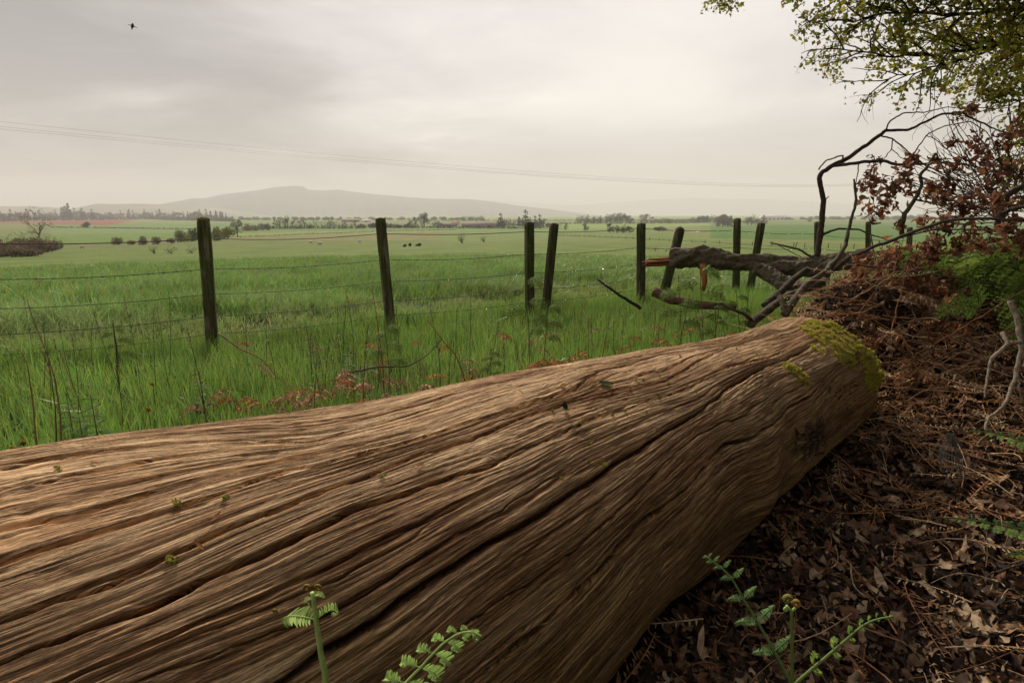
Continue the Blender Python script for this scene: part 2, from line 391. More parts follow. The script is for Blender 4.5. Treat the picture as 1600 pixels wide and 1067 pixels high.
# ---- fallen log
CRK = [  # traced main drying cracks: pixels, width m, depth m
 ([(0,735),(150,715),(300,690),(500,684),(594,658),(661,639),(755,612),(819,601)], .003, .010),
 ([(0,876),(120,836),(200,812),(296,782),(360,760),(440,734),(582,702),(669,676),(760,648),(819,630),(893,610),(947,578),(987,570),(1030,556)], .006, .022),
 ([(0,964),(80,936),(200,898),(320,836),(380,812),(472,778),(500,768),(575,740),(631,717),(710,691),(777,669),(837,644),(893,627),(960,610),(1040,595),(1087,567),(1134,545),(1181,532)], .005, .02),
 ([(0,1034),(80,1004),(140,980),(200,960),(260,932),(360,888),(412,862),(500,820),(556,792),(624,770),(695,744),(762,727),(819,699),(875,676),(916,657),(1000,627),(1060,612),(1130,580)], .006, .028),
 ([(200,1067),(300,1030),(420,985),(541,944),(631,886),(687,849),(760,810),(840,760),(930,700)], .004, .014),
 ([(440,1067),(506,1022),(605,960),(650,927),(695,894),(740,864),(785,837),(830,815),(875,785),(912,759),(950,734),(1009,695),(1056,664),(1103,636),(1137,607),(1181,579),(1228,561),(1275,536)], .009, .045),
 ([(640,1067),(741,969),(787,932),(826,909),(867,882),(920,841),(968,796),(1040,725),(1090,680),(1131,659),(1166,648),(1197,623),(1228,598)], .005, .02),
 ([(741,1060),(812,1000),(860,960),(942,886),(1000,819),(1028,800),(1075,761),(1103,732),(1125,704),(1144,690),(1175,686),(1212,661),(1237,636),(1269,617),(1309,573)], .008, .04),
]
def log_hit(px, py):
    """ray against the round log -> (s, theta)"""
    v = rayw(px, py); v = v/np.linalg.norm(v); t = np.linspace(.2, 5.5, 2600)
    P = np.array([0, 0, H]) + t[:, None]*v; s = P@LD
    C = logc(s); D = P - C; l = D@LN; dist = np.hypot(l, D[:, 2])
    g = dist - logr(s); g[(s > S_END)] = 9
    k = np.argmax(g < 0) if (g < 0).any() else int(np.argmin(g/np.maximum(t, .3)))
    return s[k], math.atan2(D[k, 2], l[k])
def surf(s, th, off=0.0):
    s = np.asarray(s, float); th = np.asarray(th, float)
    r = logr(s) + off
    return logc(s) + (r*np.cos(th))[..., None]*LN + (r*np.sin(th))[..., None]*np.array([0, 0, 1.0])
crk = []
for pts, w, d in CRK:
    P = []
    for a, b in zip(pts[:-1], pts[1:]):
        for u in np.linspace(0, 1, 4)[:-1]: P.append(log_hit(a[0]+(b[0]-a[0])*u, a[1]+(b[1]-a[1])*u))
    P.append(log_hit(*pts[-1])); P = np.array(sorted(P))
    sg = np.arange(P[0, 0], P[-1, 0], .03); th = np.interp(sg, P[:, 0], P[:, 1])
    crk.append((sg, th, w, d))
KN = log_hit(1268, 688); BU = log_hit(1195, 770); SH = log_hit(822, 590); KN2 = log_hit(1190, 520)
print('KN', KN, 'BU', BU, 'SH', SH, [(round(c[0][0], 2), round(c[0][-1], 2), round(float(c[1].mean()), 2)) for c in crk])
def crack_th(c, s):
    sg, th = c[0], c[1]
    return np.interp(s, sg, th)
def macro(s, th):
    R = logr(s)
    def g(c, ws, wt): return np.exp(-((s-c[0])/ws)**2 - ((th-c[1])*R/wt)**2)
    m = .045*g(BU, .16, .13) + .012*g(SH, .25, .15) - .030*g(KN, .045, .035) + .016*g((KN[0]-.05, KN[1]-.05), .09, .09) + .02*g(KN2, .10, .05)
    m = m + 0.012*fbm(s*1.6+3, th*R*2.6, 3, 41) + .004*fbm(s*6, th*R*9, 2, 43)
    low = sm(-th, -.35, .5)   # flank turned to the camera: lumpier
    m = m + low*(.022*fbm(s*3.2+9, th*R*4.5, 3, 44))
    return m
def _smooth(c):
    n = 13; k = np.hanning(n+2)[1:-1]; k /= k.sum(); return np.convolve(np.pad(c[1], n//2, mode='edge'), k, 'valid')
crks = [_smooth(c) for c in crk]
def grain(s, th):
    """grain coordinate: follows the traced cracks"""
    R0 = .39; ths = np.stack([np.interp(s, c[0], q) for c, q in zip(crk, crks)], 0)
    ref = np.array([float(np.interp(1.2, c[0], c[1])) for c in crk]); order = np.argsort(ref)
    ths = ths[order]; ref = ref[order]
    for i in range(1, len(ths)): ths[i] = np.maximum(ths[i], ths[i-1]+.03)
    g = th - ths[0] + ref[0]
    for i in range(len(ths)-1):
        u = np.clip((th-ths[i])/(ths[i+1]-ths[i]), 0, None)
        m = th >= ths[i]
        lin = ref[i] + u*(ref[i+1]-ref[i])
        g = np.where(m, lin, g)
    g = np.where(th >= ths[-1], ref[-1] + th-ths[-1], g)
    g = g + .010*fbm(s*1.5, th*2.0, 3, 77) + .003*fbm(s*6, th*7, 2, 78)
    dk = np.sqrt(((s-KN[0])/.12)**2 + ((th-KN[1])/.22)**2); g = g + .10*np.exp(-dk**2)*np.sign(th-KN[1])*np.minimum(1, abs(th-KN[1])/.06)
    return g*R0
def log_disp(s, th):
    R = logr(s); g = grain(s, th)
    out = macro(s, th)
    # weathered grain: ridges and furrows in octaves across the grain
    f = 0
    amp_mod = .55 + .6*sm(fbm(s*1.3, g*5, 2, 90), -.4, .5)
    rd = lambda a, b, sd, p: (1-np.abs(vnoise(a, b, sd)))**p
    f += .0009*fbm(g*30, s*1.3, 2, 50)
    f -= .0022*rd(g*62, s*1.2, 52, 7)*sm(vnoise(g*11, s*2.2, 71), -.5, .3)
    f -= .0030*rd(g*135+3, s*2.6, 54, 5)*sm(vnoise(g*20, s*4, 72), -.6, .3)
    f -= .0026*rd(g*270, s*5, 55, 3)
    f += .0012*vnoise(g*400, s*12, 57)
    f -= .0036*sm(vnoise(g*200, s*7, 58), .35, .7)
    f -= .0045*sm(vnoise(g*60, s*14, 59), .62, .8)
    # rotten, cross-checked patches
    pt = sm(fbm(s*2.1+5, g*7, 3, 95), .12, .4)
    f += pt*.0045*np.minimum(0, fbm(g*130, s*42, 2, 60)*1.4)
    out = out + f*amp_mod*.62
    # big cracks
    for i, c in enumerate(crk):
        d = (th - crack_th(c, s))*R + .003*vnoise(s*14, s*0+i, 61) + .0022*vnoise(s*45, s*0+i, 65)
        e = sm(s, c[0][0]-.15, c[0][0]+.15)*(1-sm(s, c[0][-1]-.35, c[0][-1]+.05))
        w = c[2]*.40*(.55+.9*sm(vnoise(s*3.1, s*0+i*3, 62), -.8, .7))*(.4+.6*e)
        out = out - 1.5*e*c[3]*np.exp(-(np.abs(d)/w)**2.5) - .05*e*c[3]*np.exp(-(d/(w*3.0))**2)
    # many minor cracks that run with the grain
    r2 = np.random.default_rng(3)
    for i in range(190):
        g0 = r2.uniform(-.35, 1.35); s0 = r2.uniform(-.6, 3.0); L = r2.uniform(.12, .75); dp = r2.uniform(.004, .013); w = r2.uniform(.0011, .0026)
        m = (np.abs(s-s0) < L) & (np.abs(g-g0) < .02)
        if not m.any(): continue
        sm_, gm = s[m], g[m]
        d = gm - g0 + .004*vnoise(sm_*9, sm_*0+i, 63) + .0015*vnoise(sm_*40, sm_*0+i, 64)
        e = np.clip(1-((sm_-s0)/L)**2, 0, 1)
        out[m] -= dp*e*np.exp(-(np.abs(d)/w)**2)
    return out, g
def build_log():
    ns = 1050; u = np.linspace(0, 1, ns); s = -1.75 + (S_END+1.75)*(u**.85)
    th = np.concatenate([np.linspace(-.95, 2.75, 1600), np.linspace(2.75, 2*np.pi-.95, 70)[1:-1]])
    nth = len(th); S, T = np.meshgrid(s, th, indexing='ij')
    D, G = log_disp(S.ravel(), T.ravel()); D = D.reshape(S.shape); G = G.reshape(S.shape)
    # rounded, ragged far end
    e = sm(S, S_END-.10, S_END)
    off = D - .035*e**2
    Sx = S + .05*sm(S, S_END-.25, S_END)*(fbm(G*9, G*0+3, 3, 70))
    r = logr(S) + off
    V = logc(Sx) + (r*np.cos(T))[..., None]*LN + (r*np.sin(T))[..., None]*np.array([0, 0, 1.0])
    idx = np.arange(ns*nth).reshape(ns, nth); nx = np.roll(idx, -1, 1)
    q = np.stack([idx[:-1], nx[:-1], nx[1:], idx[1:]], -1).reshape(-1, 4)
    V = V.reshape(-1, 3); ce = np.stack([logc(np.array(s[0])), logc(np.array(s[-1]+.02))])
    V = np.concatenate([V, ce]); a = ns*nth
    t = np.concatenate([np.stack([nx[0], idx[0], idx[0]*0+a], -1), np.stack([idx[-1], nx[-1], idx[0]*0+a+1], -1)])
    gr = np.stack([G.ravel(), S.ravel(), D.ravel()], -1); gr = np.concatenate([gr, [[0, 0, 0], [0, 3, 0]]])
    # colour regions of the wood: r = bark-dark stain near the knot, g = flank shade painted in with greenish algae
    Tm = np.where(T > 3.6, T-2*np.pi, T)
    dk = np.sqrt(((S-KN[0]-.03)/.20)**2 + ((Tm-KN[1])*.35/.085)**2)
    st = sm(-(dk + .6*fbm(S*14, G*30, 3, 80)), -1.1, -.5)
    al_shade = sm(-Tm + .35*fbm(S*3, G*6, 3, 82), -1.0, .05)*.95
    wt = sm(fbm(S*2.5, G*8, 3, 84), -.1, .5)
    c = np.stack([st, al_shade, wt], -1).reshape(-1, 3); c = np.concatenate([c, [[0, 0, 0], [0, 0, 0]]])
    m, tt, o = mat('weathered_wood')
    ga = tt.nodes.new('ShaderNodeAttribute'); ga.attribute_name = 'grain'; gv = ga.outputs['Vector']
    ca = tt.nodes.new('ShaderNodeSeparateColor'); tt.links.new(colattr(tt), ca.inputs[0])
    a1 = noise(tt, vecmul(tt, gv, (60, .9, 0)), 1, 5, .6); a2 = noise(tt, vecmul(tt, gv, (400, 7, 0)), 1, 4, .72)
    a3 = noise(tt, vecmul(tt, gv, (6, 1.2, 0)), 1, 4, .6); a4 = noise(tt, vecmul(tt, gv, (1000, 45, 0)), 1, 3, .65)
    col = ramp(tt, a1, [(.28, (.28, .155, .078)), (.42, (.54, .345, .185)), (.52, (.72, .505, .29)), (.72, (.94, .74, .47))])
    k = ramp(tt, a2, [(.32, (.42, .38, .35)), (.5, (1, 1, 1)), (.70, (1.4, 1.38, 1.33))]); col = mixc(tt, 1, col, k, 'MULTIPLY')
    k3 = ramp(tt, a3, [(.32, (.66, .50, .40)), (.5, (1, .95, .90)), (.68, (1.15, 1.14, 1.12))]); col = mixc(tt, 1, col, k3, 'MULTIPLY')
    k4 = ramp(tt, a4, [(.35, (.75,)*3), (.65, (1.12,)*3)]); col = mixc(tt, 1, col, k4, 'MULTIPLY')
    a5 = noise(tt, vecmul(tt, gv, (290, 6.5, 0)), 1, 5, .7, .12)
    col = mixc(tt, 1, col, ramp(tt, a5, [(.34, (.40, .33, .28)), (.44, (.95, .93, .9)), (.6, (1.05,)*3), (.72, (1.45, 1.42, 1.36))]), 'MULTIPLY')
    a6 = noise(tt, vecmul(tt, gv, (130, 2.0, 0)), 1, 6, .74, .1)
    fur = ramp(tt, math_(tt, 'ABSOLUTE', math_(tt, 'SUBTRACT', a6, .5)), [(.0, (.30, .23, .18)), (.018, (.75, .7, .66)), (.05, (1.0,)*3), (.16, (1.12,)*3)])
    col = mixc(tt, 1, col, fur, 'MULTIPLY')
    # algae / damp on the flank, with the flank's shade painted in
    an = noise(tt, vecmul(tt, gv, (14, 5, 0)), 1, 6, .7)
    al_shade_f = math_(tt, 'MULTIPLY', ca.outputs[1], ramp(tt, an, [(.3, (.35,)*3), (.65, (1,)*3)]))
    gcol = mixc(tt, 1, col, (.37, .34, .13), 'MULTIPLY'); col = mixc(tt, al_shade_f, col, gcol)
    # flaky dark bark remains
    bn = noise(tt, vecmul(tt, gv, (45, 30, 0)), 1, 5, .7)
    bf = math_(tt, 'MULTIPLY', ca.outputs[0], ramp(tt, bn, [(.38, (0,)*3), (.5, (1,)*3)]))
    col = mixc(tt, bf, col, (.035, .022, .016))
    nb = bump(tt, a2, .8, .005); nb = bump(tt, a5, .8, .005, nb); nb = bump(tt, a4, .6, .0018, nb); nb = bump(tt, fur, .7, .004, nb); nb = bump(tt, bn, .25, .006, nb)
    prin(tt, o, col, .82, nb, .22)
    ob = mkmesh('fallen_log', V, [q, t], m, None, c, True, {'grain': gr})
    tag(ob, 'huge bare weathered tree trunk lying across the foreground, cracked along its grain', 'log')
    return ob
LOG = build_log()
def on_log(px, py, lift=0.0):
    s, th = log_hit(px, py); d, _ = log_disp(np.array([s]), np.array([th])); return surf(s, th, float(d[0]) + lift), s, th
def log_normal(th): return math.cos(th)*LN + math.sin(th)*np.array([0, 0, 1.0])
# ---- copies of things with their parts
def dup(root, loc, rz=0.0, sc=(1, 1, 1), label=None, group=None):
    r = root.copy(); COL.objects.link(r); r.location = tuple(float(a) for a in loc); r.rotation_euler = (0, 0, rz); r.scale = sc
    if label: r['label'] = label
    if group: r['group'] = group
    for ch in list(root.children):
        c = ch.copy(); COL.objects.link(c); c.parent = r
        for g2 in list(ch.children):
            d = g2.copy(); COL.objects.link(d); d.parent = c
    return r
# ---- distant trees: unit-height prototypes
def clump_cloud(centers, rads, n, size, col, seed, flat=1.0):
    r = np.random.default_rng(seed); centers = np.array(centers, float); rads = np.array(rads, float)
    k = r.choice(len(centers), n, p=(rads**2)/(rads**2).sum())
    d = r.normal(size=(n, 3)); d /= np.linalg.norm(d, axis=1)[:, None]
    P = centers[k] + d*(rads[k]*r.uniform(.45, 1.08, n)**.6)[:, None]*np.array([1, 1, flat])
    a = r.normal(size=(n, 3)); a /= np.linalg.norm(a, axis=1)[:, None]; b = np.cross(a, r.normal(size=(n, 3))); b /= np.linalg.norm(b, axis=1)[:, None]
    s = size*r.uniform(.5, 1.3, n)[:, None]
    V = np.stack([P - a*s, P + b*s*.7, P + a*s, P - b*s*.7], 1)
    kc = r.uniform(.6, 1.3, len(centers))[k]*r.uniform(.75, 1.25, n)
    C = np.repeat(np.array(col)[None]*kc[:, None], 4, 0)
    return V.reshape(-1, 3), np.arange(n*4).reshape(n, 4), C
def tree_proto(kind, col, seed, tcol=(.05, .04, .03), dens=1.0):
    r = np.random.default_rng(seed); root = empty({'conifer': 'conifer_tree', 'bush': 'bush', 'bare': 'bare_tree', 'barebush': 'bush'}.get(kind, 'broadleaf_tree'))
    tr = Geo(); cr = Geo()
    if kind == 'conifer':
        tr.tube([(0, 0, 0), (0, 0, .5), (0, 0, .98)], [.022, .015, .004], 5, tcol)
        cs, rs = [], []
        for i in range(46):
            z = r.uniform(.12, .97); w = .21*(1-z)**.75 + .015; a = r.uniform(0, 6.28)
            cs.append((math.cos(a)*w*.65, math.sin(a)*w*.65, z)); rs.append(w*.45+.012)
        v, q, c = clump_cloud(cs, rs, 1500, .022, col, seed, .6); cr.add(v, q, None, c)
    elif kind in ('round', 'loose'):
        tr.tube([(0, 0, 0), (.01, 0, .25), (0, .01, .55)], [.035, .026, .012], 6, tcol)
        cs, rs = [], []
        for i in range(16 if kind == 'round' else 22):
            a = r.uniform(0, 6.28); z = r.uniform(.16, .88); w = .42*math.sqrt(max(.02, 1-((z-.5)/.44)**2))*r.uniform(.3, 1.0)
            cs.append((math.cos(a)*w, math.sin(a)*w, z)); rs.append(r.uniform(.10, .17) if kind == 'round' else r.uniform(.06, .12))
            tr.tube([(0, 0, r.uniform(.2, .5)), (math.cos(a)*w*.6, math.sin(a)*w*.6, z)], [.012, .004], 4, tcol)
        v, q, c = clump_cloud(cs, rs, int((2400 if kind == 'round' else 1300)*dens), .020, col, seed); cr.add(v, q, None, c)
    elif kind == 'bush':
        cs, rs = [], []
        for i in range(12):
            a = r.uniform(0, 6.28); w = r.uniform(0, .6); z = r.uniform(.25, .70)*(1-.5*w)
            cs.append((math.cos(a)*w, math.sin(a)*w*.7, z)); rs.append(r.uniform(.2, .33))
        for i in range(5): tr.tube([(0, 0, 0), (r.uniform(-.3, .3), r.uniform(-.2, .2), .5)], [.03, .01], 4, tcol)
        v, q, c = clump_cloud(cs, rs, 1400, .05, col, seed); v[:, 2] = np.maximum(v[:, 2], 0); cr.add(v, q, None, c)
    else:
        def grow(p, d, L, rad, dep):
            pts = [p]; dd = d
            for i in range(3):
                dd = dd + r.normal(size=3)*.16 + np.array([0, 0, .05]); dd /= np.linalg.norm(dd); pts.append(pts[-1] + dd*L/3)
            (tr if dep < 2 else cr).tube(pts, np.linspace(rad, rad*.55, 4), 5 if dep < 2 else 3, tcol if dep < 2 else col, cap=False)
            if dep < 4:
                for i in range(3 if dep else (5 if kind == 'bare' else 6)):
                    t = r.normal(size=3); t -= t@dd*dd; t /= np.linalg.norm(t)
                    nd = dd*.75 + t*r.uniform(.45, .95); nd /= np.linalg.norm(nd)
                    grow(pts[r.integers(1, 4)], nd, L*r.uniform(.55, .78), rad*.5, dep+1)
        if kind == 'bare': grow(np.zeros(3), np.array([0, 0, 1.]), .36, .030, 0)
        else:
            for i in range(5): grow(np.array([r.uniform(-.1, .1), 0, 0.]), np.array([r.uniform(-.8, .8), r.uniform(-.5, .5), 1.])/1.3, .42, .022, 1)
        v, q, c = clump_cloud([(0, 0, .6)], [.35], 260, .02, col, seed); cr.add(v, q, None, c)
    tr.build('trunk' if kind not in ('bush', 'barebush') else 'stem', M_far, root); cr.build('crown' if kind not in ('bush', 'barebush') else 'foliage', M_far, root)
    tag(root, None, {'conifer': 'conifer', 'bush': 'bush', 'barebush': 'bush'}.get(kind, 'tree'))
    return root
PROT = {}
def proto(kind, ck, i):
    cols = dict(dark=(.032, .046, .022), con=(.028, .036, .024), green=(.085, .12, .03), yel=(.22, .24, .045), brown=(.22, .16, .10), pale=(.19, .21, .09), mid=(.08, .10, .045))
    key = (kind, ck, i)
    if key not in PROT: PROT[key] = [tree_proto(kind, cols[ck], (len(kind)*131 + len(ck)*17 + i*7 + ord(ck[0])*3) % 9999), False]
    return PROT[key]
TR = np.random.default_rng(21); WIDTH = dict(conifer=.42, round=.95, loose=.95, bush=1.7, bare=.95, barebush=1.4)
def far_tree(x, yb, h, w, kind, ck, label, group=None):
    P = proto(kind, ck, int(TR.integers(0, 3)))
    g = ground_hit(x, yb); dist = math.hypot(*g[:2]); k = dist/910.0
    hz_, wx = h*k*1.04, w*k/WIDTH[kind]
    rot = TR.uniform(-.6, .6); sc = (wx, wx, hz_); loc = (g[0], g[1], g[2] - .02*hz_)
    if not P[1]:
        P[1] = True; o = P[0]; o.location = loc; o.rotation_euler = (0, 0, rot); o.scale = sc; o['label'] = label
        if group: o['group'] = group
        return o
    o = dup(P[0], loc, rot, sc, label, group)
    if not group and 'group' in o: del o['group']
    return o
GA = 'trees of the wood on the low rise at far left'
for x in np.arange(-14, 362, 5.2):
    x = x + TR.uniform(-2, 2); con = TR.random() < .38
    base = np.interp(x, [0, 70, 215, 360], [346.5, 343.5, 341.8, 346]); top = np.interp(x, [0, 90, 100, 120, 130, 200, 260, 320, 335, 360], [334.5, 334, 330, 330, 333, 332, 333, 331.5, 334, 337])
    h = base - top + TR.uniform(-2, 2.0)
    if con: far_tree(x, base, h*1.18, h*.55, 'conifer', 'con', 'dark conifer standing in the wood on the low rise at far left', GA)
    else: far_tree(x, base+.3, h*.85, h*1.25, 'round', ['mid', 'green', 'brown'][TR.integers(0, 3)], 'rounded broadleaf tree in the wood on the low rise at far left', GA)
for x, h, w in ((104, 17, 11), (109, 21, 9), (130, 15, 9), (145, 14, 8)):
    far_tree(x, 344, h, w, 'conifer', 'con', 'tall dark conifer rising above the left wood behind the ploughed field', 'tall conifers above the ploughed field')
for x, yb, h, w in ((8, 401, 25, 46), (30, 399, 30, 44), (52, 397, 30, 40), (68, 395, 26, 36), (82, 392, 22, 26), (-12, 402, 34, 44), (22, 402, 18, 40), (46, 401, 16, 34)):
    far_tree(x, yb, h, w, 'barebush', 'brown', 'brown leafless thicket bush beside the near field at far left', 'brown thicket at the far left of the field')
    far_tree(x+3, yb-.5, h*.75, w, 'bush', 'brown', 'brown leafless thicket bush beside the near field at far left', 'brown thicket at the far left of the field')
far_tree(60, 372, 38, 40, 'bare', 'brown', 'solitary bare spreading tree above the brown thicket at far left', None)
far_tree(136, 355.5, 8, 12, 'bush', 'dark', 'single dark round bush standing below the red ploughed field', None)
for x, yb, h, w in ((184, 382.5, 13, 16), (206, 382.5, 8, 12), (225, 382.5, 13, 18), (245, 382, 14, 14), (268, 381, 9, 14)):
    far_tree(x, yb, h, w, 'bush', 'brown', 'brown hedgerow bush in the sparse row left of the first fence post', 'sparse hedgerow bushes at left')
for x, yb, h, w in ((241, 396.5, 12, 23), (268, 396.5, 13, 22), (300, 396, 12, 20)):
    far_tree(x, yb, h, w, 'barebush', 'brown', 'twiggy brown bush at the near field edge just left of the first fence post', 'twiggy bushes at the field edge')
for x, yb, h, w, c in ((283, 378, 19, 30, 'yel'), (303, 377, 21, 26, 'green'), (340, 376, 22, 28, 'yel'), (356, 374, 20, 26, 'yel')):
    far_tree(x, yb, h, w, 'bush', c, 'rounded yellow-green thicket bush behind the top of the first fence post', 'yellow-green thicket behind the first post')
far_tree(371, 370, 29, 22, 'loose', 'mid', 'loose dark green tree just right of the yellow-green thicket', None)
for x, yb, h, w, c in ((388, 361, 12, 18, 'brown'), (399, 361, 11, 14, 'brown'), (410, 360, 13, 14, 'brown'), (418, 360, 12, 12, 'mid')):
    far_tree(x, yb, h, w, 'bush', c, 'brownish bush in the hedge between the loose dark tree and the pale hedgerow trees', 'brown hedge left of the pale hedgerow trees')
for x in np.arange(432, 560, 6.5):
    far_tree(x+TR.uniform(-2, 2), 357.5, TR.uniform(11, 19)*(1.1 if x < 455 else .9), TR.uniform(8, 13), 'loose' if TR.random() < .6 else 'bare', ['brown', 'mid', 'pale'][TR.integers(0, 3)], 'thin pale hedgerow tree left of the second fence post', 'hedgerow trees left of the second post')
for x in np.arange(562, 648, 7):
    far_tree(x+TR.uniform(-2, 2), 356.5, TR.uniform(6, 10), TR.uniform(10, 16), 'bush', ['mid', 'dark', 'brown'][TR.integers(0, 3)], 'low dark hedge bush on the field boundary behind the second fence post', 'hedge behind the second post')
far_tree(649, 356, 17, 14, 'loose', 'green', 'narrow green tree touching the big round tree by the farm', None)
far_tree(663, 356, 23, 21, 'round', 'dark', 'big dark round-headed tree standing just left of the farm sheds', None)
for x, h in ((640, 12), (679, 10), (688, 8), (684, 11)):
    far_tree(x, 355.5, h, 12, 'loose', 'mid', 'small tree crowded round the big round-headed tree by the farm', 'small trees by the farm')
for x in (725, 735, 744, 754): far_tree(x, 346, 9, 14, 'loose', 'green', 'green tree showing above the roofs of the farm sheds', 'trees behind the farm sheds')
for x, h, k in ((782, 23, 'conifer'), (788, 14, 'round'), (795, 15, 'loose'), (803, 14, 'loose'), (811, 17, 'conifer'), (821, 28, 'conifer'), (829, 18, 'loose'), (836, 19, 'conifer'), (843, 21, 'conifer'), (849, 16, 'loose'), (856, 9, 'bush')):
    far_tree(x, 356, h, h*.62 if k == 'conifer' else 13, k, 'con' if k == 'conifer' else 'mid', 'dark %s in the tree belt behind the third fence post' % ('conifer' if k == 'conifer' else 'leafy tree'), 'tree belt behind the third post')
for x in np.arange(903, 942, 5): far_tree(x, 349.5, TR.uniform(10, 15), 10, 'loose' if TR.random() < .5 else 'conifer', 'mid', 'hazy tree in the distant belt left of the dense round wood', 'distant belt of hazy trees')
for x, h in ((948, 15), (956, 17), (964, 18), (972, 17), (979, 14), (985, 9)): far_tree(x, 349.5, h, 17, 'round', 'mid', 'tree of the dense dome-shaped wood left of the fourth fence post', 'dome-shaped wood')
for x, h in ((1003, 14), (1010, 15), (1018, 10)): far_tree(x, 349.5, h, 12, 'round', 'brown', 'brownish tree rising just behind the top of the fourth fence post', 'brown trees behind the fourth post')
for x in np.arange(1026, 1145, 6): far_tree(x, 348, TR.uniform(6, 9) + (4 if x > 1090 else 0), 13, 'bush' if TR.random() < .5 else 'loose', ['mid', 'pale', 'green'][TR.integers(0, 3)], 'low hazy tree in the far line beyond the bright field at right', 'far tree line at right')
for x, h in ((1122, 15), (1129, 18), (1137, 13), (1143, 9)): far_tree(x, 354.5, h, 16, 'round', 'brown', 'brown leafless-looking tree left of the fifth upright fence post', 'brown clump at the fifth post')
for x, h, k in ((1168, 13, 'round'), (1174, 17, 'loose'), (1181, 11, 'round')): far_tree(x, 352, h, 13, k, 'mid', 'green tree in the small clump between the fifth post and the leaning stake', 'small clump between the posts')
far_tree(1192, 351.5, 14, 12, 'conifer', 'brown', 'brownish conifer behind the top of the rightmost leaning stake', None)
far_tree(914, 361, 12, 12, 'round', 'dark', 'single round tree in the pale field right of the tall conifers', None)
far_tree(884, 360, 13, 11, 'loose', 'mid', 'small loose tree in the pale field beside the tall conifer belt', None)
for x, yb, h, w, c in ((953, 364, 15, 16, 'dark'), (964, 364, 12, 16, 'mid'), (974, 364, 13, 18, 'green'), (984, 364, 11, 16, 'dark')): far_tree(x, yb, h, w, 'round', c, 'leafy tree of the small copse in the field left of the fourth post', 'small copse in the field')
far_tree(1030, 361, 8, 28, 'bush', 'mid', 'wide low bush in the field just right of the fourth fence post', None)
far_tree(722, 380, 17, 26, 'barebush', 'brown', 'larger bare shrub standing alone in the middle of the field', None)
far_tree(756, 378.5, 11, 20, 'barebush', 'brown', 'smaller bare shrub to the right of the larger one in the field', None)
for x, yb, h, w in ((633, 386, 5, 8), (641, 385, 6.5, 8), (655, 385, 5.5, 12)): far_tree(x, yb, h, w, 'bush', 'dark', 'tiny dark gorse tuft in the open field right of the second post', 'dark tufts in the field')
far_tree(1265, 347, 5, 8, 'bush', 'brown', 'tiny brown bush beyond the far field left of the arching dead branch', None)
for x in np.arange(1210, 1560, 8): far_tree(x+TR.uniform(-6, 6), 343.5, TR.uniform(3, 8), TR.uniform(9, 20), 'bush', ['mid', 'pale'][TR.integers(0, 2)], 'faint misty tree on the farthest tree line at right', 'misty trees at the far right')
for x in np.arange(380, 760, 7): far_tree(x+TR.uniform(-6, 6), 344, TR.uniform(2.5, 6.5), TR.uniform(7, 18), 'bush', ['mid', 'pale'][TR.integers(0, 2)], 'faint misty tree on the far line below the flat-topped hill', 'misty trees below the hill')
for x, h in ((903-5, 0), ): pass
for k_, (o_, used) in list(PROT.items()):
    if not used:
        for ch in list(o_.children): bpy.data.objects.remove(ch)
        bpy.data.objects.remove(o_)
# ---- hedgerows on the field boundaries
def hedge(pts, hpx, label, col, seed):
    P = [ground_hit(a, b) for a, b in pts]; r = np.random.default_rng(seed); root_at = P[0]; cs, rs = [], []
    for (A, B) in zip(P[:-1], P[1:]):
        L = np.linalg.norm(B-A); k = np.hypot(*((A+B)/2)[:2])/910; hh = hpx*k; n = int(L/(hh*.55))+2
        for u in np.linspace(0, 1, n):
            c = A+(B-A)*u; c[2] = terrain(c[0], c[1]); q = hh*.5*r.uniform(.5, 1.25)
            if r.random() < .9: cs.append(c + [r.normal()*hh*.2, r.normal()*hh*.2, q*.7]); rs.append(q)
    v, q, c = clump_cloud(cs, rs, min(9000, 60*len(cs)), float(np.mean(rs))*.30, col, seed); g = Geo(); g.add(v, q, None, c); o = g.build('hedge', M_far, None, origin=root_at); tag(o, label, 'hedge')
hedge([(300, 373.5), (400, 370), (480, 366.5), (590, 362), (720, 359.5)], 2.0, 'thin low hedge crossing the middle of the field below the pale strip', (.05, .06, .03), 1)
hedge([(80, 356), (180, 357), (300, 358.5)], 1.8, 'low hedge line under the lone dark bush at left', (.05, .065, .03), 2)
hedge([(420, 357.6), (500, 357.6), (570, 357)], 5, 'continuous dark hedge at the foot of the pale hedgerow trees', (.045, .05, .028), 3)
hedge([(600, 356.6), (700, 356.8), (850, 357)], 3.5, 'continuous dark hedge along the front of the farm sheds', (.04, .05, .025), 4)
hedge([(870, 350), (960, 350), (1110, 348.3), (1200, 347)], 3.2, 'hazy hedge along the far side of the bright field at right', (.06, .075, .035), 5)
hedge([(0, 346), (120, 344.5), (230, 342.5), (360, 346.5)], 5, 'dark undergrowth edge along the foot of the left wood', (.04, .05, .028), 6)
hedge([(640, 345.8), (800, 345.5), (960, 345.2), (1150, 344.6)], 2.6, 'very distant misty hedge beyond the farm', (.06, .08, .04), 7)
hedge([(870, 368), (1000, 373.5), (1120, 380), (1240, 386.5)], 1.6, 'rank dark grass strip growing under the distant field fence', (.035, .06, .02), 8)
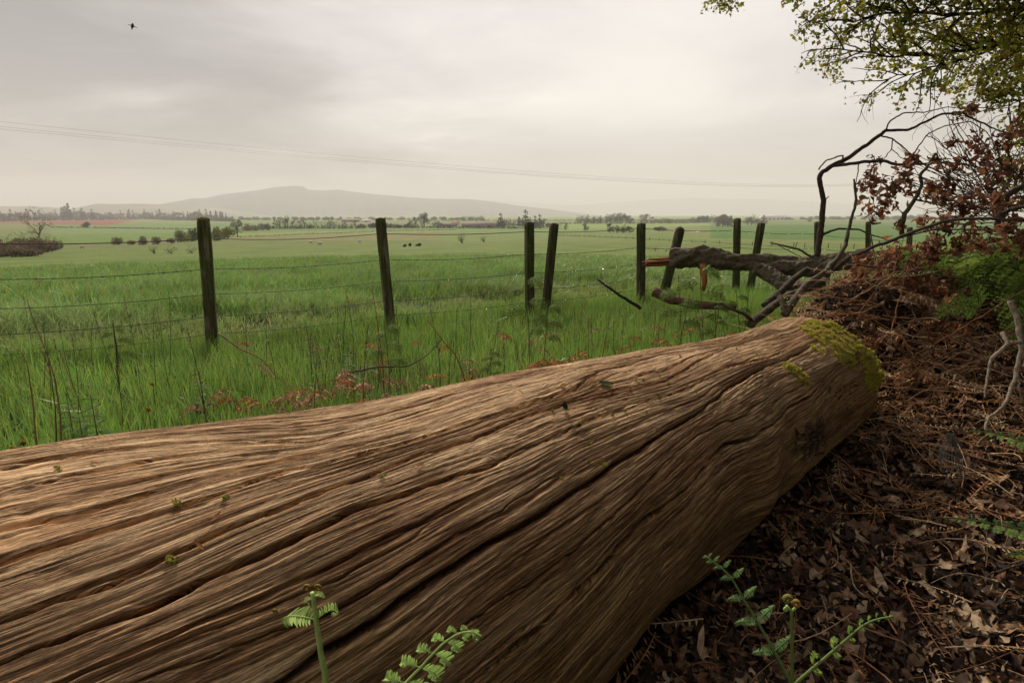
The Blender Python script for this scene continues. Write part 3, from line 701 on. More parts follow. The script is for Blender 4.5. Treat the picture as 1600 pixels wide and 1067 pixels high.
# ---- farm buildings
M_roof = simple('rusty_roof', (.17, .10, .08), .8, .5, .3); M_wall = simple('farm_wall', (.20, .15, .13), .9, .5, .3); M_pale = simple('pale_render', (.55, .5, .46), .8, .3, .1)
M_dark = simple('dark_opening', (.02, .018, .016), .9, 1, .2)
def shed(x, yb, wpx, hpx, label, roofm=M_roof, wallm=M_wall, deep=14, rf=.5):
    g = ground_hit(x, yb); k = math.hypot(*g[:2])/910; w, h = wpx*k, hpx*k
    root = empty('farm_building', g); tag(root, label, 'farm building')
    wl = Geo(); wl.box((g[0], g[1], g[2]+h*rf*.5-.3), w, deep, h*rf+.6); wl.build('wall', wallm, root)
    r = Geo(); z0 = h*rf; o = .5
    v = [(-w/2-o, -deep/2-o, z0-.1), (w/2+o, -deep/2-o, z0-.1), (w/2+o, 0, h), (-w/2-o, 0, h), (-w/2-o, deep/2+o, z0-.1), (w/2+o, deep/2+o, z0-.1)]
    v = np.array(v) + g; v2 = v - np.array([0, 0, .25]); r.add(np.concatenate([v, v2]), [[0, 1, 2, 3], [3, 2, 5, 4], [7, 6, 9, 8], [8, 9, 10, 11], [0, 6, 7, 1], [4, 5, 11, 10]], [[0, 3, 4], [1, 5, 2]]); r.build('roof', roofm, root)
    for i in range(max(1, int(w/11))):
        d = Geo(); d.box((g[0]-w/2+w*(i+.5)/max(1, int(w/11)), g[1]-deep/2-.06, g[2]+h*rf*.40), min(5, w*.3), .1, h*rf*.7); d.build('door', M_dark, root)
    return root
shed(748, 355.2, 52, 7.5, 'longest farm shed with a low rusty brown roof and dark open bays')
shed(701, 354.5, 26, 6.0, 'low brown farm shed at the left end of the farmyard', deep=10)
shed(776, 354.5, 20, 6.0, 'short rusty-roofed shed at the right end of the farmyard beside the conifers', deep=10)
shed(712, 352.5, 12, 7, 'small farmhouse with an orange-brown roof behind the farmyard sheds', simple('orange_roof', (.3, .13, .07), .8), M_pale, 8)
shed(573, 347.5, 13, 4.5, 'pale gabled farmhouse in the hedgerow just left of the second post', M_pale, M_pale, 8)
shed(548, 347, 26, 5, 'long pinkish-roofed steading left of the pale gabled farmhouse', simple('pink_roof', (.32, .2, .17), .8), M_wall, 10)
shed(1208, 343.5, 34, 7, 'very distant pale building block lost in mist at right', M_pale, M_pale, 40)
# ---- sheep
def sheep(x, y, label, rz=0.0, sc=1.0):
    g = ground_hit(x, y); root = empty('sheep', g); b = Geo()
    bod = smoothline([(-.5, 0, .62), (-.3, 0, .66), (.2, 0, .66), (.48, 0, .70), (.62, 0, .84), (.78, 0, .80)], 14); b.tube(bod + g, np.interp(np.arange(14), [0, 2, 7, 10, 11.5, 13], [.12, .27, .29, .22, .10, .05]), 10, (.62, .56, .46), rough=.1)
    for sx in (-.32, .32):
        for sy in (-.12, .12): b.tube(np.array([(sx, sy, .5), (sx+.02, sy, .27), (sx, sy, 0)]) + g, [.06, .035, .03], 6, (.3, .26, .22))
    b.tube(np.array([(.66, -.1, .9), (.60, -.16, .88)]) + g, [.03, .01], 4, (.4, .35, .3)); b.tube(np.array([(.66, .1, .9), (.60, .16, .88)]) + g, [.03, .01], 4, (.4, .35, .3))
    b.build('body', M_far, root, True); root.rotation_euler = (0, 0, rz); root.scale = (sc,)*3; tag(root, label, 'sheep')
sheep(562, 380, 'pale sheep grazing in the field just left of the second post', .3)
sheep(486, 381, 'pale sheep grazing leftmost of the pair midway between the first two posts', 2.8)
sheep(500, 384, 'pale sheep grazing rightmost of the pair midway between the first two posts', .8)
sheep(128, 389, 'pale sheep grazing in the dip right of the brown thicket', .1)
# ---- near fence
POSTS = [(332, 556, 318, 346, 23, 4.67, 'post with a mossy rounded top'), (613, 526, 594, 342, 20, 5.5, None), (828, 499, 827, 348, 17, 6.4, None), (1002, 478, 1002, 350, 14.5, 7.4, None), (1151, 462, 1152, 342, 11.5, 8.5, None), (1279, 450, 1277, 347, 9, 10.0, None), (1358, 444, 1357, 347, 8, 11.2, None)]
LEAN = [(849, 500, 866, 350, 16, 6.55, 'stake leaning right behind the third post'), (1030, 476, 1063, 357, 16, 7.75, 'round stake leaning right behind the broken bough end'), (1169, 462, 1190, 349, 12, 8.8, 'stake leaning right beyond the fifth post')]
m, t_, o_ = mat('fence_post_wood'); oc = objc(t_)
n1 = noise(t_, vecmul(t_, oc, (70, 70, 4)), 1, 5, .65); n2 = noise(t_, oc, 6, 5, .6)
c1 = ramp(t_, n1, [(.3, (.022, .020, .010)), (.5, (.060, .052, .028)), (.75, (.12, .10, .06))])
c1 = mixc(t_, ramp(t_, n2, [(.42, (0, 0, 0)), (.6, (.8,)*3)]), c1, mixc(t_, 1, c1, (.75, 1.25, .35), 'MULTIPLY'))
c1 = mixc(t_, ramp(t_, noise(t_, vecmul(t_, oc, (14, 14, 2.2)), 1, 6, .7), [(.52, (0, 0, 0)), (.62, (.8,)*3)]), c1, (.17, .15, .10))
c1 = mixc(t_, ramp(t_, noise(t_, oc, 55, 3, .6), [(.66, (0, 0, 0)), (.72, (.8,)*3)]), c1, (.25, .26, .13))
prin(t_, o_, c1, .9, bump(t_, n1, .9, .010), .15); M_post = m
def post_geo(b, tp, w, rnd, seed):
    g = Geo(); n = 26; b = np.asarray(b) - np.array([0, 0, .15]); P = b + (np.asarray(tp)-b)*np.linspace(0, 1, n)[:, None]
    T = (P[-1]-P[0]); T /= np.linalg.norm(T); a0 = .35 if not rnd else 0
    A = np.cross(T, [0, 1, 0]); A /= np.linalg.norm(A); B = np.cross(T, A); A, B = A*math.cos(a0)+B*math.sin(a0), B*math.cos(a0)-A*math.sin(a0)
    th = np.arange(20)/20*2*np.pi + .16; pw = 1.0 if rnd else .34
    cx_ = np.sign(np.cos(th))*np.abs(np.cos(th))**pw; cy_ = np.sign(np.sin(th))*np.abs(np.sin(th))**pw
    if not rnd: cx_ *= .82; cy_ *= .82
    V = []
    for i in range(n):
        k = 1 if i < n-1 else (.97 if not rnd else .88)
        r_ = w*.5*k*(1 + .05*vnoise(i*.35+seed+0*th, np.cos(th)*3, seed) + .04*vnoise(i*.1+0*th, th*3.1, seed+2))
        z = P[i] + (T*(.012*rnd*0))
        V.append(z + (r_*cx_)[:, None]*A + (r_*cy_)[:, None]*B)
    top = V[-1].copy(); top_c = P[-1] + T*(.014 if not rnd else .03)
    V = np.concatenate(V + [top_c[None]]); i = np.arange(n-1)[:, None]*20; j = np.arange(20)[None]; k = (j+1) % 20
    q = np.stack([i+j, i+k, i+20+k, i+20+j], -1).reshape(-1, 4); jj = np.arange(20)
    g.add(V, q, np.stack([(n-1)*20+jj, (n-1)*20+(jj+1) % 20, jj*0+n*20], -1)); return g
fence = empty('wire_fence', (0.2, 6.4, 0)); tag(fence, 'weathered stob and barbed wire fence along the edge of the green field', 'fence')
pp = []
for i, (xb, yb, xt, yt, w, Y, lab) in enumerate(POSTS):
    b = at(xb, yb, Y); tp = at(xt, yt, Y); zg = terrain(b[0], b[1]); b[2] = min(b[2], zg)
    o = post_geo(b, tp, w*Y/890*.92, False, i).build('post', M_post, fence, i == 0)
    if lab: o['label'] = lab
    if i == 0:
        gm = Geo(); v, q, c = clump_cloud([tp + np.array([.0, 0, .012])], [.045], 500, .006, (.16, .13, .02), 5, .4); gm.add(v, q, None, c); mo = gm.build('moss', M_leaf, None, origin=tuple(fence.location)); mo.parent = o; mo.location = (0, 0, 0)
    pp.append((b, tp))
for i, (xb, yb, xt, yt, w, Y, lab) in enumerate(LEAN):
    b = at(xb, yb, Y); tp = at(xt, yt, Y)
    o = post_geo(b, tp, w*Y/890*.92, i == 1, 20+i).build('post', M_post, fence, i == 1); o['label'] = lab
d0 = (pp[1][0]-pp[0][0]); ends0 = (pp[0][0]-d0*1.0, pp[0][1]-d0*1.0); ends1 = (pp[-1][0] + (pp[-1][0]-pp[-2][0]), pp[-1][1] + (pp[-1][0]-pp[-2][0]))
ends0[0][2] = 0; ends0[1][2] = 1.08
post_geo(ends0[0], ends0[1], .12, False, 31).build('post', M_post, fence); post_geo(ends1[0], ends1[1], .11, False, 32).build('post', M_post, fence)
allp = [(ends0[0]-(d0), ends0[1]-(d0))] + [ends0] + pp + [ends1]
WY = [373, 429, 466, 508, 536]; drops = Geo(); wr = np.random.default_rng(4)
for wi, hgt in enumerate((.985, .735, .525, .335, .185, .07)):
    P = []; g = Geo()
    for (b, tp) in allp:
        f = hgt/1.12; c = b + (tp-b)*f; c = c + np.array([-.03, .075, 0]); c[2] = hgt + float(terrain(b[0], b[1])); P.append(c)
    P = np.array(P); pts = []
    for a, b in zip(P[:-1], P[1:]):
        u = np.linspace(0, 1, 25)[:-1]; sg = a + (b-a)*u[:, None]; sg[:, 2] -= .018*np.sin(np.pi*u)*(1+.5*wr.random()); pts.append(sg)
    pts = np.concatenate(pts + [P[-1:]]); g.tube(pts, .0029 if wi else .0038, 5, cap=False)
    if wi in (1, 2, 3, 4):
        L = np.concatenate([[0], np.cumsum(np.linalg.norm(np.diff(pts, axis=0), axis=1))])
        for dd in np.arange(.05, L[-1], .10 if wi == 1 else .16):
            c = np.array([np.interp(dd, L, pts[:, k]) for k in range(3)])
            if wi == 1 or c[0] > .5:
                for q_ in range(2):
                    v = wr.normal(size=3); v /= np.linalg.norm(v); v *= .011; g.tube([c-v, c+v], [.0012, .0012], 3, cap=False)
                t3 = np.array([.02, .01, 0]); g.tube([c-t3*.4, c+t3*.4], [.0042, .0042], 5)
    g.build('wire', M_wire, fence)
    L = np.concatenate([[0], np.cumsum(np.linalg.norm(np.diff(pts, axis=0), axis=1))])
    x0 = {0: 1.2, 1: 2.2, 2: -1.0, 3: -.8, 4: -.7, 5: -.2}[wi]
    for dd in np.arange(0, L[-1], .018):
        c = np.array([np.interp(dd, L, pts[:, k]) for k in range(3)])
        if c[0] < x0 or c[0] > 6 or wr.random() > (.45 if wi in (0, 2, 3, 4) else .2): continue
        r_ = wr.uniform(.003, .0055); c = c - np.array([0, 0, .003+r_])
        drops.add(c + r_*np.array([[1, 0, 0], [-1, 0, 0], [0, 1, 0], [0, -1, 0], [0, 0, 1.2], [0, 0, -1]]), None, [[0, 2, 4], [2, 1, 4], [1, 3, 4], [3, 0, 4], [2, 0, 5], [1, 2, 5], [3, 1, 5], [0, 3, 5]])
m, t_, o_ = mat('water_drop'); p = prin(t_, o_, (.95, .95, .95), .08, None, .8); p.inputs['IOR'].default_value = 1.33; p.inputs['Metallic'].default_value = .75
M_drop = m
o = drops.build('raindrops', m, fence, True); o['kind'] = 'stuff'
# wool caught on the barbs
M_wool = leafmat('sheep_wool', .3, .9, .1, 90, .15)
def wool(px, py, Y, s, label):
    c = at(px, py, Y); g = Geo()
    v, q, cc = clump_cloud([c, c - [0, 0, s*.9], c - [s*.2, 0, s*1.8]], [s, s*.7, s*.4], 420, s*.16, (.62, .56, .50), int(px)); g.add(v, q, None, cc)
    o = g.build('wool_tuft', M_wool, None, origin=c); tag(o, label, 'wool tuft')
wool(1024, 389, 7.45, .018, 'left tuft of white wool hanging from the barbed wire'); wool(1041, 389, 7.5, .019, 'right tuft of white wool hanging from the barbed wire'); wool(1017, 390, 7.45, .009, 'smallest wisp of wool on the wire beside the fourth post')
# ---- field fence
A_ = ground_hit(875, 367.5); B_ = ground_hit(1240, 386); C_ = ground_hit(1640, 402)
ff = empty('field_fence', B_); tag(ff, 'distant post and wire fence crossing the smooth green field at right', 'fence')
path = []
for P, Q, n in ((A_, B_, 26), (B_, C_, 16)):
    for u in np.linspace(0, 1, n, endpoint=False): path.append(P + (Q-P)*u)
path = np.array(path); 
path[:, 2] = terrain(path[:, 0], path[:, 1])
for c in path:
    g = Geo(); g.tube([c - [0, 0, .2], c + [0, 0, .6], c + [0, 0, 1.15]], [.08, .075, .07], 7, (.07, .06, .045)); g.build('post', M_far, ff)
for h in (.35, .7, 1.05):
    g = Geo(); g.tube(path + np.array([0, 0, h]), .012, 4, cap=False); g.build('wire', M_wire, ff)
# ---- overhead line
pl = empty('power_line', at(0, 190, 40)); tag(pl, 'thin overhead power cables sloping down across the hazy sky', 'power line')
for (y0, y1, dz) in ((189, 287, 0), (197, 288.5, 0), (201, 289.5, 0)):
    P, Q = at(-60, y0-5, 70), at(1345, y1, 260)
    u = np.linspace(0, 1, 60)[:, None]; L = P + (Q-P)*u; 
    tgt = at(600, y0 + (255-189 if y0 == 189 else 257-197 if y0 == 197 else 259.5-201), 1); 
    g = Geo(); L[:, 2] -= 3.0*4*(u*(1-u))[:, 0]; g.tube(L, np.linspace(.009, .022, 60), 4, cap=False); g.build('cable', M_wire, pl)
# ---- bird
c = at(207, 41, 18); bd = empty('bird', c); tag(bd, 'small dark bird flying high in the upper left sky', 'bird')
M_bird = simple('dark_feather', (.018, .015, .014), .7, 30, .3)
g = Geo(); g.tube(c + np.array([(-.035, .0, -.075), (-.02, 0, -.04), (0, 0, 0), (.015, -.01, .035), (.02, -.02, .055), (.022, -.03, .066)]), [.008, .030, .040, .032, .022, .006], 10); g.build('body', M_bird, bd, True)
g = Geo(); g.add(c + np.array([(-.045, 0, -.06), (-.015, 0, -.07), (-.03, .02, -.105), (-.055, .02, -.095)]), [[0, 1, 2, 3]]); g.build('tail', M_bird, bd)
for s, tip in ((-1, (-.135, -.02, .03)), (1, (.165, -.02, -.065))):
    g = Geo(); t = np.array(tip); r0 = np.array([s*.025, 0, .02 if s < 0 else 0]); md = r0*.5 + t*.5 + [0, 0, .008]; w = np.array([0, .03, -.012])
    g.add(c + np.array([r0, md, t, md+w*1.2, r0+w*1.6]), [[0, 1, 3, 4]], [[1, 2, 3]]); g.build('wing', M_bird, bd)
# ---- grass
def blades(x, y, h, w, lean, col, seed, curl=.35):
    """grass blades as quad+tri each; lean (N,2)"""
    n = len(x); r = np.random.default_rng(seed)
    b = np.stack([x, y, terrain(x, y) - .01], -1); a = r.uniform(0, np.pi, n)
    wd = np.stack([np.cos(a), np.sin(a), 0*a], -1)*(w*.5)[:, None]
    l3 = np.concatenate([lean, np.zeros((n, 1))], -1)
    up = np.array([0, 0, 1.])
    m = b + up*(h*.55)[:, None] + l3*(h*.30)[:, None]
    t = b + up*(h*(1-.25*np.linalg.norm(lean, axis=1)))[:, None] + l3*(h*1.0)[:, None]
    V = np.stack([b-wd, b+wd, m+wd*.8, m-wd*.8, t], 1).reshape(-1, 3)
    i = np.arange(n)[:, None]*5
    q = i + np.array([[0, 1, 2, 3]]); tr = i + np.array([[3, 2, 4]])
    return V, q, tr, np.repeat(col, 5, 0)
def wedge(n, y0, y1, seed, ang=50, p=1.0):
    """points in the view wedge, density ~ 1/r^(p)"""
    r = np.random.default_rng(seed); u = r.random(n)
    rad = (y0**(2-p) + u*(y1**(2-p)-y0**(2-p)))**(1/(2-p)) if p != 2 else y0*(y1/y0)**u
    a = np.radians(r.uniform(-ang, ang, n)); return rad*np.sin(a), rad*np.cos(a), r
def gcols(n, r, base, x, y):
    k = r.uniform(.7, 1.35, n)*(1+.25*fbm(x*.8, y*.8, 2, 8)); c = np.array(base)[None]*k[:, None]
    c[:, 0] *= r.uniform(.75, 1.45, n); c[:, 2] *= r.uniform(.7, 1.3, n)
    dry = r.random(n) < .05 + .22*sm(fbm(x*1.1+5, y*1.1, 3, 88), .1, .5); c[dry] = np.array([.26, .21, .10])*r.uniform(.6, 1.1, dry.sum())[:, None]; return c
GG = Geo()
def addgrass(x, y, h, w, leanamp, col, seed, wind=(0, 0)):
    r = np.random.default_rng(seed+1); n = len(x); a = r.uniform(0, 2*np.pi, n); m = r.uniform(.1, 1, n)*leanamp
    lean = np.stack([np.cos(a)*m + wind[0], np.sin(a)*m + wind[1]], -1)
    V, q, t, c = blades(x, y, h, w, lean, col, seed); GG.add(V, q, t, c)
def softmask(x, y, fac=1.0):
    s, l = sl_of(x, y); return l < (-1.12 - .25*sm(s, 2.5, 4)) 
# long verge grass between log and fence
FA, FB = pp[0][0][:2], pp[4][0][:2]; FDn = (FB-FA)/np.linalg.norm(FB-FA); FN = np.array([-FDn[1], FDn[0]])
def fside(x, y): return (x-FA[0])*FN[0] + (y-FA[1])*FN[1]      # >0: field side
n = 265000; x, y, r = wedge(n, .8, 9.5, 31, 72, .9)
fs = fside(x, y); cl = fbm(x*2.2, y*2.2, 3, 61)
k = softmask(x, y) & (fs < .35) & (r.random(n) < .75 + .5*cl)
x, y, fs, cl = x[k], y[k], fs[k], cl[k]; n = len(x)
h = (.22 + .10*cl + r.uniform(-.07, .12, n))*(1-.25*sm(-fs, -.2, .2)); h = np.clip(h, .07, .5)
addgrass(x, y, h, r.uniform(.0030, .0065, n), .45, gcols(n, r, (.21, .36, .07), x, y), 32)
# tufts just past the fence: trampled paler strip then lush sward
n = 620000; x, y, r = wedge(n, 3.0, 40, 33, 56, 1.45)
fs = fside(x, y); cl = fbm(x*1.6, y*2.2, 4, 62); cl2 = fbm(x*.35+4, y*.6, 2, 63)
tramp = np.exp(-((fs-.95-.25*vnoise(x*.4, y*.4, 4))/.55)**2)*sm(cl2, -.6, .0)
k = softmask(x, y) & (fs > .2) & (r.random(n) < .72 + .8*cl - .3*tramp)
k &= ~((((x+2.05)/.75)**2 + ((fs-.62)/.13)**2 < 1 + .6*fbm(x*5, y*5, 2, 5)))
x, y, cl, cl2, tramp = x[k], y[k], cl[k], cl2[k], tramp[k]; n = len(x); d = np.hypot(x, y)
h = np.clip((.19 + .34*cl + .10*cl2 + r.uniform(-.06, .10, n))*(1-.72*tramp), .035, .6)*(1 + .0*d)
c = gcols(n, r, (.20, .35, .085), x, y); c = c*(1-tramp[:, None]*.65) + np.array([.42, .42, .17])*tramp[:, None]*.65
pale = sm(fbm(x*.6+8, y*1.1, 3, 66), .1, .5)[:, None]; c = c*(1-.45*pale) + np.array([.36, .46, .19])*.45*pale
addgrass(x, y, h, .0045 + d*.00075*r.uniform(.7, 1.4, n), .95, c, 34, (.15, -.05))
# broad-leaved herbs mixed through the verge
n = 5200; x, y, r = wedge(n, 1.6, 7.5, 38, 52, .9); fs = fside(x, y); k = softmask(x, y) & (fs < .5) & (fbm(x*3, y*3, 2, 68) > -.05); x, y = x[k], y[k]; n = len(x)
addgrass(x, y, r.uniform(.10, .24, n), r.uniform(.012, .026, n), 1.1, gcols(n, r, (.13, .24, .06), x, y), 39)
# rank grass and low herbage on the bank and round the log end
n = 26000; r = np.random.default_rng(35); x = r.uniform(.6, 7.5, n); y = r.uniform(3.0, 10.5, n); s, l = sl_of(x, y)
k = (l > -1.9) & (l < 3) & (fside(x, y) < .4) & (s > 3.7) & (fbm(x*1.7, y*1.7, 2, 67) > .02 + .35*sm(l, -1.5, -.4)) & ((s > 4.4) | (l < -1.3)); x, y = x[k], y[k]; n = len(x)
addgrass(x, y, r.uniform(.1, .34, n), r.uniform(.004, .007, n), .6, gcols(n, r, (.13, .21, .03), x, y), 36)
go = GG.build('grass', M_grass); tag(go, 'lush wet meadow and verge grass covering the field', kind='stuff')
# ---- stems, stalks, weeds in the verge
r5 = np.random.default_rng(55)
def leaflet(g, p, d, up, L, w, col, droop=.2):
    d = d/(np.linalg.norm(d)+1e-9); s = np.cross(d, up); s /= np.linalg.norm(s)+1e-9
    m = p + d*L*.5; t = p + d*L - np.array([0, 0, droop*L])
    fold = up*w*.18
    g.add([p, m + s*w*.5 + fold, t, m - s*w*.5 + fold], [[0, 1, 2, 3]], None, col)
def frond(gs, gl, base, d0, L, width, n, up, droop, col, stemcol, seed, rad=.003, sub=8, bare=.28, curl=0.0, wither=0.0):
    """fern frond: rachis + pinnae with rows of pinnules"""
    r = np.random.default_rng(seed); d = np.array(d0, float); d /= np.linalg.norm(d); P = [np.array(base, float)]; D = [d]
    m = 22
    for i in range(m):
        d = d + np.array([0, 0, -droop])*(i/m)*.25 + r.normal(size=3)*.012; d /= np.linalg.norm(d); P.append(P[-1] + d*L/m); D.append(d)
    P = np.array(P); D = np.array(D); gs.tube(P, np.linspace(rad, rad*.25, m+1), 5, stemcol, cap=False)
    up = np.array(up, float)
    for i in range(n):
        u = bare + (1-bare)*i/(n-.2); k = u*m; p = P[int(k)] + (P[min(m, int(k)+1)]-P[int(k)])*(k-int(k)); dd = D[int(k)]
        s = np.cross(dd, up); s /= np.linalg.norm(s)+1e-9; nn = np.cross(s, dd)
        v = (i+.6)/n; pl_ = width*(1-v)**.85*min(1, .55+v*3)
        for sg in (-1, 1):
            ax = s*sg*(1-.1*r.random()) + dd*(.45+.5*v) + nn*r.uniform(-.12, .12) - np.array([0, 0, wither*r.uniform(.2, 1.4)]); ax /= np.linalg.norm(ax)
            q = [p]; a2 = ax.copy()
            for j in range(5):
                a2 = a2 + np.array([0, 0, -.10*droop - .25*wither*r.random()]) + dd*curl*.3; a2 /= np.linalg.norm(a2); q.append(q[-1] + a2*pl_/5)
            q = np.array(q); gs.tube(q, np.linspace(rad*.4, rad*.15, 6), 3, stemcol, cap=False)
            ns_ = max(3, int(sub*(1-.5*v)))
            for j in range(ns_):
                t = (j+.5)/ns_; pp_ = q[int(t*5)] + (q[min(5, int(t*5)+1)]-q[int(t*5)])*(t*5-int(t*5)); w_ = pl_/ns_*1.05; ll = pl_*.26*(1-t)**.7 + w_*.3
                cc = np.array(col)*r.uniform(.7, 1.35)
                for s2 in (-1, 1):
                    e = np.cross(a2, nn)*s2 + a2*.5; leaflet(gl, pp_, e, nn, ll*r.uniform(.8, 1.1), w_, cc, .1+wither*.8*r.random())
def fern_thing(name, cat, label, group, base, fr, col, stemcol, seed, matl=None, wither=0.0, sub=8):
    root = empty(name, base); tag(root, label, cat, group); gl = GeoSet()
    for i, f in enumerate(fr):
        g_ = gl.new(); frond(g_, g_, np.array(base)+np.array(f.get('off', (0, 0, 0))), f['d'], f['L'], f['w'], f.get('n', 12), f.get('up', (0, 0, 1)), f.get('droop', 1), col, stemcol, seed*10+i, f.get('rad', .003), sub, f.get('bare', .3), 0, wither)
    gl.build('frond', matl or M_leaf, root); return root
GB = (.085, .16, .035); BR = (.48, .16, .05)
# young bracken standing in the verge by the bough (pixel foot, depth, top)
for i, (x, y, Y, xt, yt, lab) in enumerate([(1104, 540, 3.6, 1093, 408, 'young bracken frond standing in front of the broken bough, tips unfurling'), (1120, 530, 3.5, 1118, 470, 'shorter bracken with open fronds left of the bough fork'), (828, 560, 3.9, 820, 425, 'young bracken against the third fence post'), (845, 565, 3.8, 856, 470, 'young bracken with a fresh frond at the foot of the leaning stake'), (608, 610, 3.3, 600, 500, 'young bracken in front of the second fence post'), (1068, 540, 4.0, 1060, 430, 'young bracken in the verge left of the tallest frond'), (1160, 520, 3.9, 1150, 455, 'feathery bracken under the bough between the fence stakes'), (184, 585, 3.6, 176, 500, 'tall dark-stemmed hogweed-like seedling left of the first post'), (760, 588, 3.4, 768, 545, 'low pale bracken sprig close to the log edge at centre')]):
    b = at(x, y, Y); b[2] = terrain(b[0], b[1]); tp = at(xt, yt, Y+.05); L = np.linalg.norm(tp-b)
    root = empty('bracken_plant', b); tag(root, lab, 'fern'); gs, gl = Geo(), Geo()
    st = smoothline([b, b*.5+tp*.5+[.01, 0, 0], tp], 12, .004, i); gs.tube(st, np.linspace(.0042, .0022, 12), 5, (.10, .13, .035), cap=False)
    gl = GeoSet()
    for j in range(5):
        u = .55+.1*j; p = st[min(11, int(u*11))]; a = r5.uniform(-.5, .5) + (np.pi if j % 2 else 0); g_ = gl.new()
        frond(g_, g_, p, (math.cos(a), math.sin(a), .45), L*.34*(1.25-u*.6), L*.12, 8, (0, -.6, 1), 1.4, (.15, .24, .045), (.14, .18, .05), i*20+j, .0018, 6, .15)
    gs.build('stem', M_stem, root); gl.build('frond', M_leaf, root)
# seed-headed grass and weed stalks
for i in range(70):
    x = r5.choice([r5.uniform(20, 320), r5.uniform(360, 800), r5.uniform(880, 1180)]); Y = r5.uniform(2.3, 4.2); b = at(x, 600, Y); b[2] = terrain(b[0], b[1])
    s_, l_ = sl_of(b[0], b[1])
    if l_ > -1.2: continue
    hh = r5.uniform(.4, .68); g = Geo(); tp = b + [r5.uniform(-.1, .1), r5.uniform(-.05, .05), hh]; st = smoothline([b, b*.5+tp*.5 + [r5.uniform(-.03, .03), 0, 0], tp], 10)
    root = empty('weed_stalk', b); tag(root, 'thin upright weed stalk with a small seed head in the verge grass', 'weed', 'weed stalks in the verge')
    cc = [(.06, .10, .03), (.16, .13, .06), (.10, .07, .04)][i % 3]
    g.tube(st, np.linspace(.0028, .0012, 10), 4, cc, cap=False)
    g.build('stem', M_stem, root); g = Geo()
    for j in range(26):
        p = st[9] - [0, 0, r5.uniform(0, .09)]; a = r5.uniform(0, 6.28); e = np.array([math.cos(a), math.sin(a), r5.uniform(.2, 1)])
        leaflet(g, p, e, np.array([0, 0, 1.]), r5.uniform(.008, .022), .005, np.array(cc)*r5.uniform(.8, 1.6))
    for j in range(5):
        p = st[int(r5.integers(2, 8))]; a = r5.uniform(0, 6.28); leaflet(g, p, np.array([math.cos(a), math.sin(a), .4]), np.array([0, 0, 1.]), r5.uniform(.03, .07), .014, np.array([.09, .15, .03])*r5.uniform(.7, 1.3))
    g.build('leaves', M_leaf, root)
# extra small scraps of dead bracken strewn along the verge
for i in range(44):
    x = r5.uniform(340, 1150); Y = np.interp(x, [340, 1150], [2.9, 3.9]) + r5.uniform(-.2, 1.3); b = at(x, 560, Y); b[2] = terrain(b[0], b[1]) + r5.uniform(.14, .28)
    if sl_of(b[0], b[1])[1] > -1.2: continue
    a = r5.uniform(0, 6.28); cc = np.array([(.52, .22, .06), (.46, .16, .05), (.40, .26, .13)][i % 3])
    fern_thing('dead_bracken', 'dead bracken', 'small scrap of orange-brown dead bracken caught in the verge grass', 'scraps of dead bracken in the verge', b, [dict(d=(math.cos(a), math.sin(a)*.5, r5.uniform(-.1, .5)), L=r5.uniform(.14, .30), w=.055, n=7, droop=1.2, rad=.0022, bare=.2)], cc, cc*.8, 700+i, M_dead, .4, 4)
# pale dead stalks at the left
def dead_stalk(pts, Y, lab, rad=.004, col=(.24, .17, .09), leaf=None):
    P = smoothline([at(a, b, Y) for a, b in pts], 24, .002, int(pts[0][0])); P = np.concatenate([[P[0]*[1, 1, 0] + [0, 0, terrain(P[0][0], P[0][1])-.02]], P]) if P[0][2] < .35 else P
    g = Geo(); g.tube(P, np.linspace(rad, rad*.35, len(P)), 6, col, rough=.2); o = g.build('dead_stalk', M_twig, None, True, origin=P[0]); tag(o, lab, 'stalk'); return o
dead_stalk([(57, 696), (50, 620), (42, 565), (30, 543), (18, 540), (8, 546)], 2.25, 'pale dead stalk arching over to the left at far left of the verge')
dead_stalk([(95, 685), (93, 640), (85, 590), (70, 545), (50, 497), (43, 468)], 2.3, 'tall dead stalk leaning left, highest at the far left', .0045)
dead_stalk([(88, 690), (87, 640), (78, 575), (66, 548)], 2.2, 'dark dead stalk just left of the pale one at far left', .003, (.12, .07, .04))
dead_stalk([(183, 582), (181, 540), (176, 505)], 3.4, 'dark upright hogweed stem left of the first post', .005, (.035, .05, .02))
dead_stalk([(340, 520), (375, 545), (412, 562), (428, 585), (446, 600), (465, 606)], 2.9, 'pinkish dead bracken stem bending down to the right of the first post', .005, (.26, .15, .10))
dead_stalk([(728, 600), (720, 575), (712, 555), (690, 530), (668, 500)], 2.85, 'straight reddish stem leaning left near the log edge at centre', .0045, (.20, .10, .05))
dead_stalk([(760, 582), (735, 560), (705, 545), (672, 478)], 3.1, 'long thin dead stem leaning left from the middle of the log edge', .0035, (.2, .12, .07))
dead_stalk([(598, 570), (592, 520), (586, 480), (582, 455), (575, 448)], 3.4, 'reddish dead stem in front of the second fence post with a bent tip', .004, (.24, .09, .04))
dead_stalk([(640, 575), (650, 562), (668, 556), (690, 552)], 3.1, 'low dead stem bent level in the grass beside the leaning stems', .004, (.2, .13, .08))
